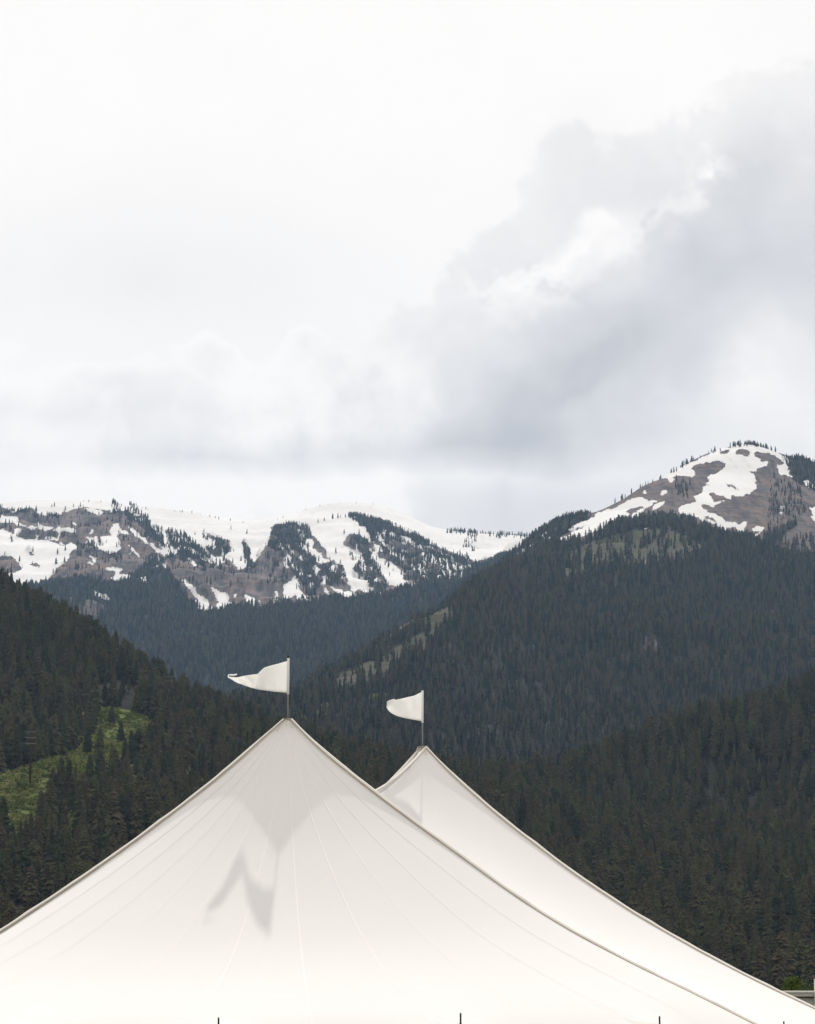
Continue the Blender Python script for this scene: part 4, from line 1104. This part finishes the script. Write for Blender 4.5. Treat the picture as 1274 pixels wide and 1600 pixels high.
# ------------------------------------------------------------------ pennants
def pennant(P, px, ytop, ysl0, ysl1, stations, flap, depth, label):
    Y = P.y; root = empty('pennant_flag', (P.x, P.y, P.z)); og = Vector(P)
    top = at(px, ytop, Y).z; s0 = at(px, ysl1, Y).z; s1 = at(px, ysl0, Y).z
    b = MB(og); b.tube([(P.x, Y, P.z - .15), (P.x, Y, top - .03)], 0.0135, 10); b.build('flagpole', M['pole'], root, True)
    b = MB(og); b.tube([(P.x, Y, s0), (P.x, Y, s1)], 0.021, 12); b.build('sleeve', M['sleeve'], root, True)
    b = MB(og); b.tube([(P.x, Y, top - .045), (P.x, Y, top - .03), (P.x, Y, top - .012), (P.x, Y, top)], [0.019, 0.021, 0.021, 0.008], 12); b.build('finial', M['black'], root, True)
    for nm, sts, d0 in (('pennant', stations, 0.0), ('curled_tip', flap, -0.03)):
        st = np.array(sts, dtype=float); k = np.linspace(0, len(st) - 1, len(st) * 6); st = np.stack([np.interp(k, np.arange(len(st)), st[:, c]) for c in range(4)], -1)
        for _ in range(3): st[1:-1] = (st[:-2] + 2 * st[1:-1] + st[2:]) / 4
        rows = []
        for (tx_, ty_, bx_, by_), kk in zip(st, k):
            row = []
            for m_ in range(13):
                v_ = m_ / 12; qx, qy = tx_ + (bx_ - tx_) * v_, ty_ + (by_ - ty_) * v_
                row.append(at(qx, qy, Y + d0 + (depth(px - qx, v_) if nm == 'pennant' else depth(px - st[0][0], v_) * .6)))
            rows.append(row)
        b = MB(og); b.grid(rows); o = b.build(nm, M['flag'], root, True)
        so_ = o.modifiers.new('thickness', 'SOLIDIFY'); so_.thickness = 0.004
    tag(root, label, 'flag', 'pennants on the tent peaks')


def d1(x, v): return 0.50 * math.exp(-((x - 48 - v * 5) / 22) ** 2) * min(1, x / 25) + 0.30 * (x / 95.0) ** 1.5 + 0.05 * math.sin(x / 15.0 + v * 1.3) * min(1, x / 14) + 0.05 * math.sin(x / 5.2 - v * 2.2) * math.exp(-((x - 45) / 16) ** 2) + 0.012 * math.sin(x / 3 + v * 6) * min(1, x / 10)
def d2(x, v): return 0.12 * math.sin(x / 16.0 + 0.4 + v * 1.6) * min(1, x / 12) - 0.06 * math.exp(-((x - 22 + v * 14) / 7) ** 2) + 0.012 * math.sin(x / 4 - v * 5) * min(1, x / 10)


pennant(P1, 450, 1024, 1028.5, 1085, [(449, 1033, 449, 1082.5), (437, 1036.5, 430, 1081), (424, 1040, 415, 1079), (413, 1043.5, 403, 1077.5), (407, 1049, 394, 1075), (403, 1053, 384, 1072), (392, 1054.5, 375, 1068.5), (381, 1056, 367, 1065), (371, 1058.6, 362, 1062), (360, 1057.6, 357, 1058.6)],
        [(360, 1058, 357.6, 1060), (358, 1056.4, 356, 1057.4), (358, 1055, 356.8, 1054.2), (361, 1055.8, 361, 1053.6), (366, 1055.8, 366, 1053.8), (371, 1054.4, 370.4, 1052.6)], d1, 'long white pennant with thin curled tip above the larger front peak')
pennant(P2, 660.5, 1076, 1079, 1129.5, [(660, 1081, 660, 1127), (648, 1087, 645, 1124.5), (637, 1089.5, 632, 1122), (627, 1092, 622, 1119.5), (617, 1094, 613, 1115.5), (610, 1095, 607, 1110), (605, 1096.5, 604.6, 1105)],
        [(604.8, 1096.5, 605.2, 1103), (608, 1094.6, 608.5, 1099), (612, 1093.4, 612.4, 1096.6), (616.6, 1092, 617.4, 1094.4)], d2, 'shorter white pennant with folded blunt end above the smaller rear peak')

# ------------------------------------------------------------------ building behind the tent
BY = 76.0
bt = at(1240, 1548.5, BY).z
x0, x1 = at(1150, 1550, BY).x, at(1440, 1550, BY).x
bl = empty('low_building', ((x0 + x1) / 2, BY + 3, 0)); BO = Vector(bl.location)
tag(bl, 'low grey building with flat white capped roof edge behind the tent', 'building')
xm, wd = (x0 + x1) / 2, x1 - x0
b = MB(BO); b.box((xm, BY + 3.06, (bt - .3) / 2), (wd - .1, 5.9, bt - .3)); b.build('wall', M['siding'], bl)
b = MB(BO); b.box((xm, BY + 3, bt - .02), (wd + .24, 6.3, .045)); b.build('roof_cap', M['trim'], bl)
b = MB(BO); b.box((xm, BY + 3, bt - .095), (wd + .16, 6.2, .10)); b.build('fascia_board', M['siding'], bl)
b = MB(BO); b.box((xm, BY + 3, bt - .16), (wd + .04, 6.04, .028)); b.build('dark_strip', M['darkline'], bl)  # narrow dark strip between the fascia and the siding
zt = bt - .178; k = 0
while zt > 0.3:
    b = MB(BO); hb = 0.205; yb_ = BY + .085
    b.add([(x0, yb_ - .030, zt - hb), (x1, yb_ - .030, zt - hb), (x1, yb_ - .006, zt), (x0, yb_ - .006, zt), (x0, yb_ + .02, zt - hb), (x1, yb_ + .02, zt - hb), (x1, yb_ + .02, zt), (x0, yb_ + .02, zt)],
          [(0, 1, 2, 3), (5, 4, 7, 6), (3, 2, 6, 7), (4, 5, 1, 0), (0, 3, 7, 4), (1, 5, 6, 2)])
    b.build('siding_board', M['siding'], bl); zt -= hb + .004; k += 1
px_ = at(1276.5, 1540, BY - .2).x
b = MB(BO); b.box((px_, BY - .18, (bt + .3) / 2), (.11, .11, bt + .3)); b.build('corner_post', M['trim'], bl)

# two leafy shrubs beside it
for px, top, wd_, sd_, lab in ((1233, 1537, 0.55, 3, 'small bright green shrub by the grey building, half hidden behind the tent'), (1264, 1530, 0.85, 9, 'larger bright green shrub beside the white post of the grey building')):
    Y = 90.0; p = at(px, top, Y); H = p.z; o = empty('leafy_shrub', (p.x, Y, 0)); tag(o, lab, 'shrub')
    me = bush_mesh('foliage', sd_, 1500, M['leaf'], 0.06, (1.0, 1.0, 1.15)); c = link('foliage', me, None, o); c.scale = (wd_ * 1.25, wd_ * 1.25, 1.25); c.location.z = H - 1.12
    for q in range(4):
        b = MB(); a = q * 1.6; b.tube([(0.05 * math.cos(a), .05 * math.sin(a), 0), (.18 * math.cos(a), .18 * math.sin(a), H * .5), (.35 * math.cos(a), .35 * math.sin(a), H - .5)], [.035, .025, .008], 6); b.build('stem', M['bark'], o)


# ------------------------------------------------------------------ power line on the hillside
def power_pole(px, py, htop, arms, label):
    g = near.hit(px, py); hgt = htop / FPX * g.y; o = empty('power_pole', g); tag(o, label, 'power pole', 'power poles on the hillside')
    b = MB(); b.tube([(0, 0, -1), (0, 0, hgt)], [.46, .34], 10); b.build('mast', M['darkwood'], o, True)
    tops = []
    for i in range(arms):
        z = hgt - .9 - 2.3 * i; b = MB(); b.box((0, -.28, z), (4.4, .24, .34)); a = b.build('crossarm', M['greywood'], o)
        for x in (-2, 2):
            b = MB(); b.tube([(x, -.28, z + .13), (x, -.28, z + .55)], [.12, .09], 8); b.build('insulator', M['wire'], a, True); tops.append(g + Vector((x, -.28, z + .55)))
    return tops


A = power_pole(47, 1226, 86, 3, 'dark wooden power pole with crossarms standing in the grass clearing')
B = power_pole(264, 1116, 62, 2, 'dark slim power pole rising from the wood above the grass clearing')
g = near.hit(-60, 1290); Cc = [g + Vector((x, 0, z)) for z in (17, 14.7, 12.4) for x in (-2, 2)]
pairs = [(A[k], B[k]) for k in range(4)] + [(A[k], Cc[k]) for k in range(6)]
for a, c in pairs:
    b = MB(); L = (c - a).length
    b.tube([a.lerp(c, s_ / 16) - Vector((0, 0, L * .028 * 4 * (s_ / 16) * (1 - s_ / 16))) for s_ in range(17)], 0.012, 5)
    o = b.build('power_wire', M['wire'])
    up = c.x > a.x
    tag(o, 'thin power wire strung between the two power poles' if up else 'thin power wire running downhill from the clearing power pole', 'wire', 'wires between the power poles' if up else 'wires running downhill from the power pole')

# ------------------------------------------------------------------ air
hz = bpy.data.materials.new('hazy_air'); hz.use_nodes = True; nt = hz.node_tree; nt.nodes.clear()
ho = nt.nodes.new('ShaderNodeOutputMaterial'); pv = nt.nodes.new('ShaderNodeVolumePrincipled')
pv.inputs['Color'].default_value = (0.46, 0.69, 1.0, 1); pv.inputs['Density'].default_value = 2.8e-5; pv.inputs['Anisotropy'].default_value = 0.2
nt.links.new(pv.outputs[0], ho.inputs['Volume'])
b = MB(); b.box((0, 4000, 800), (9000, 8600, 1610)); tag(b.build('haze', hz), kind='stuff')
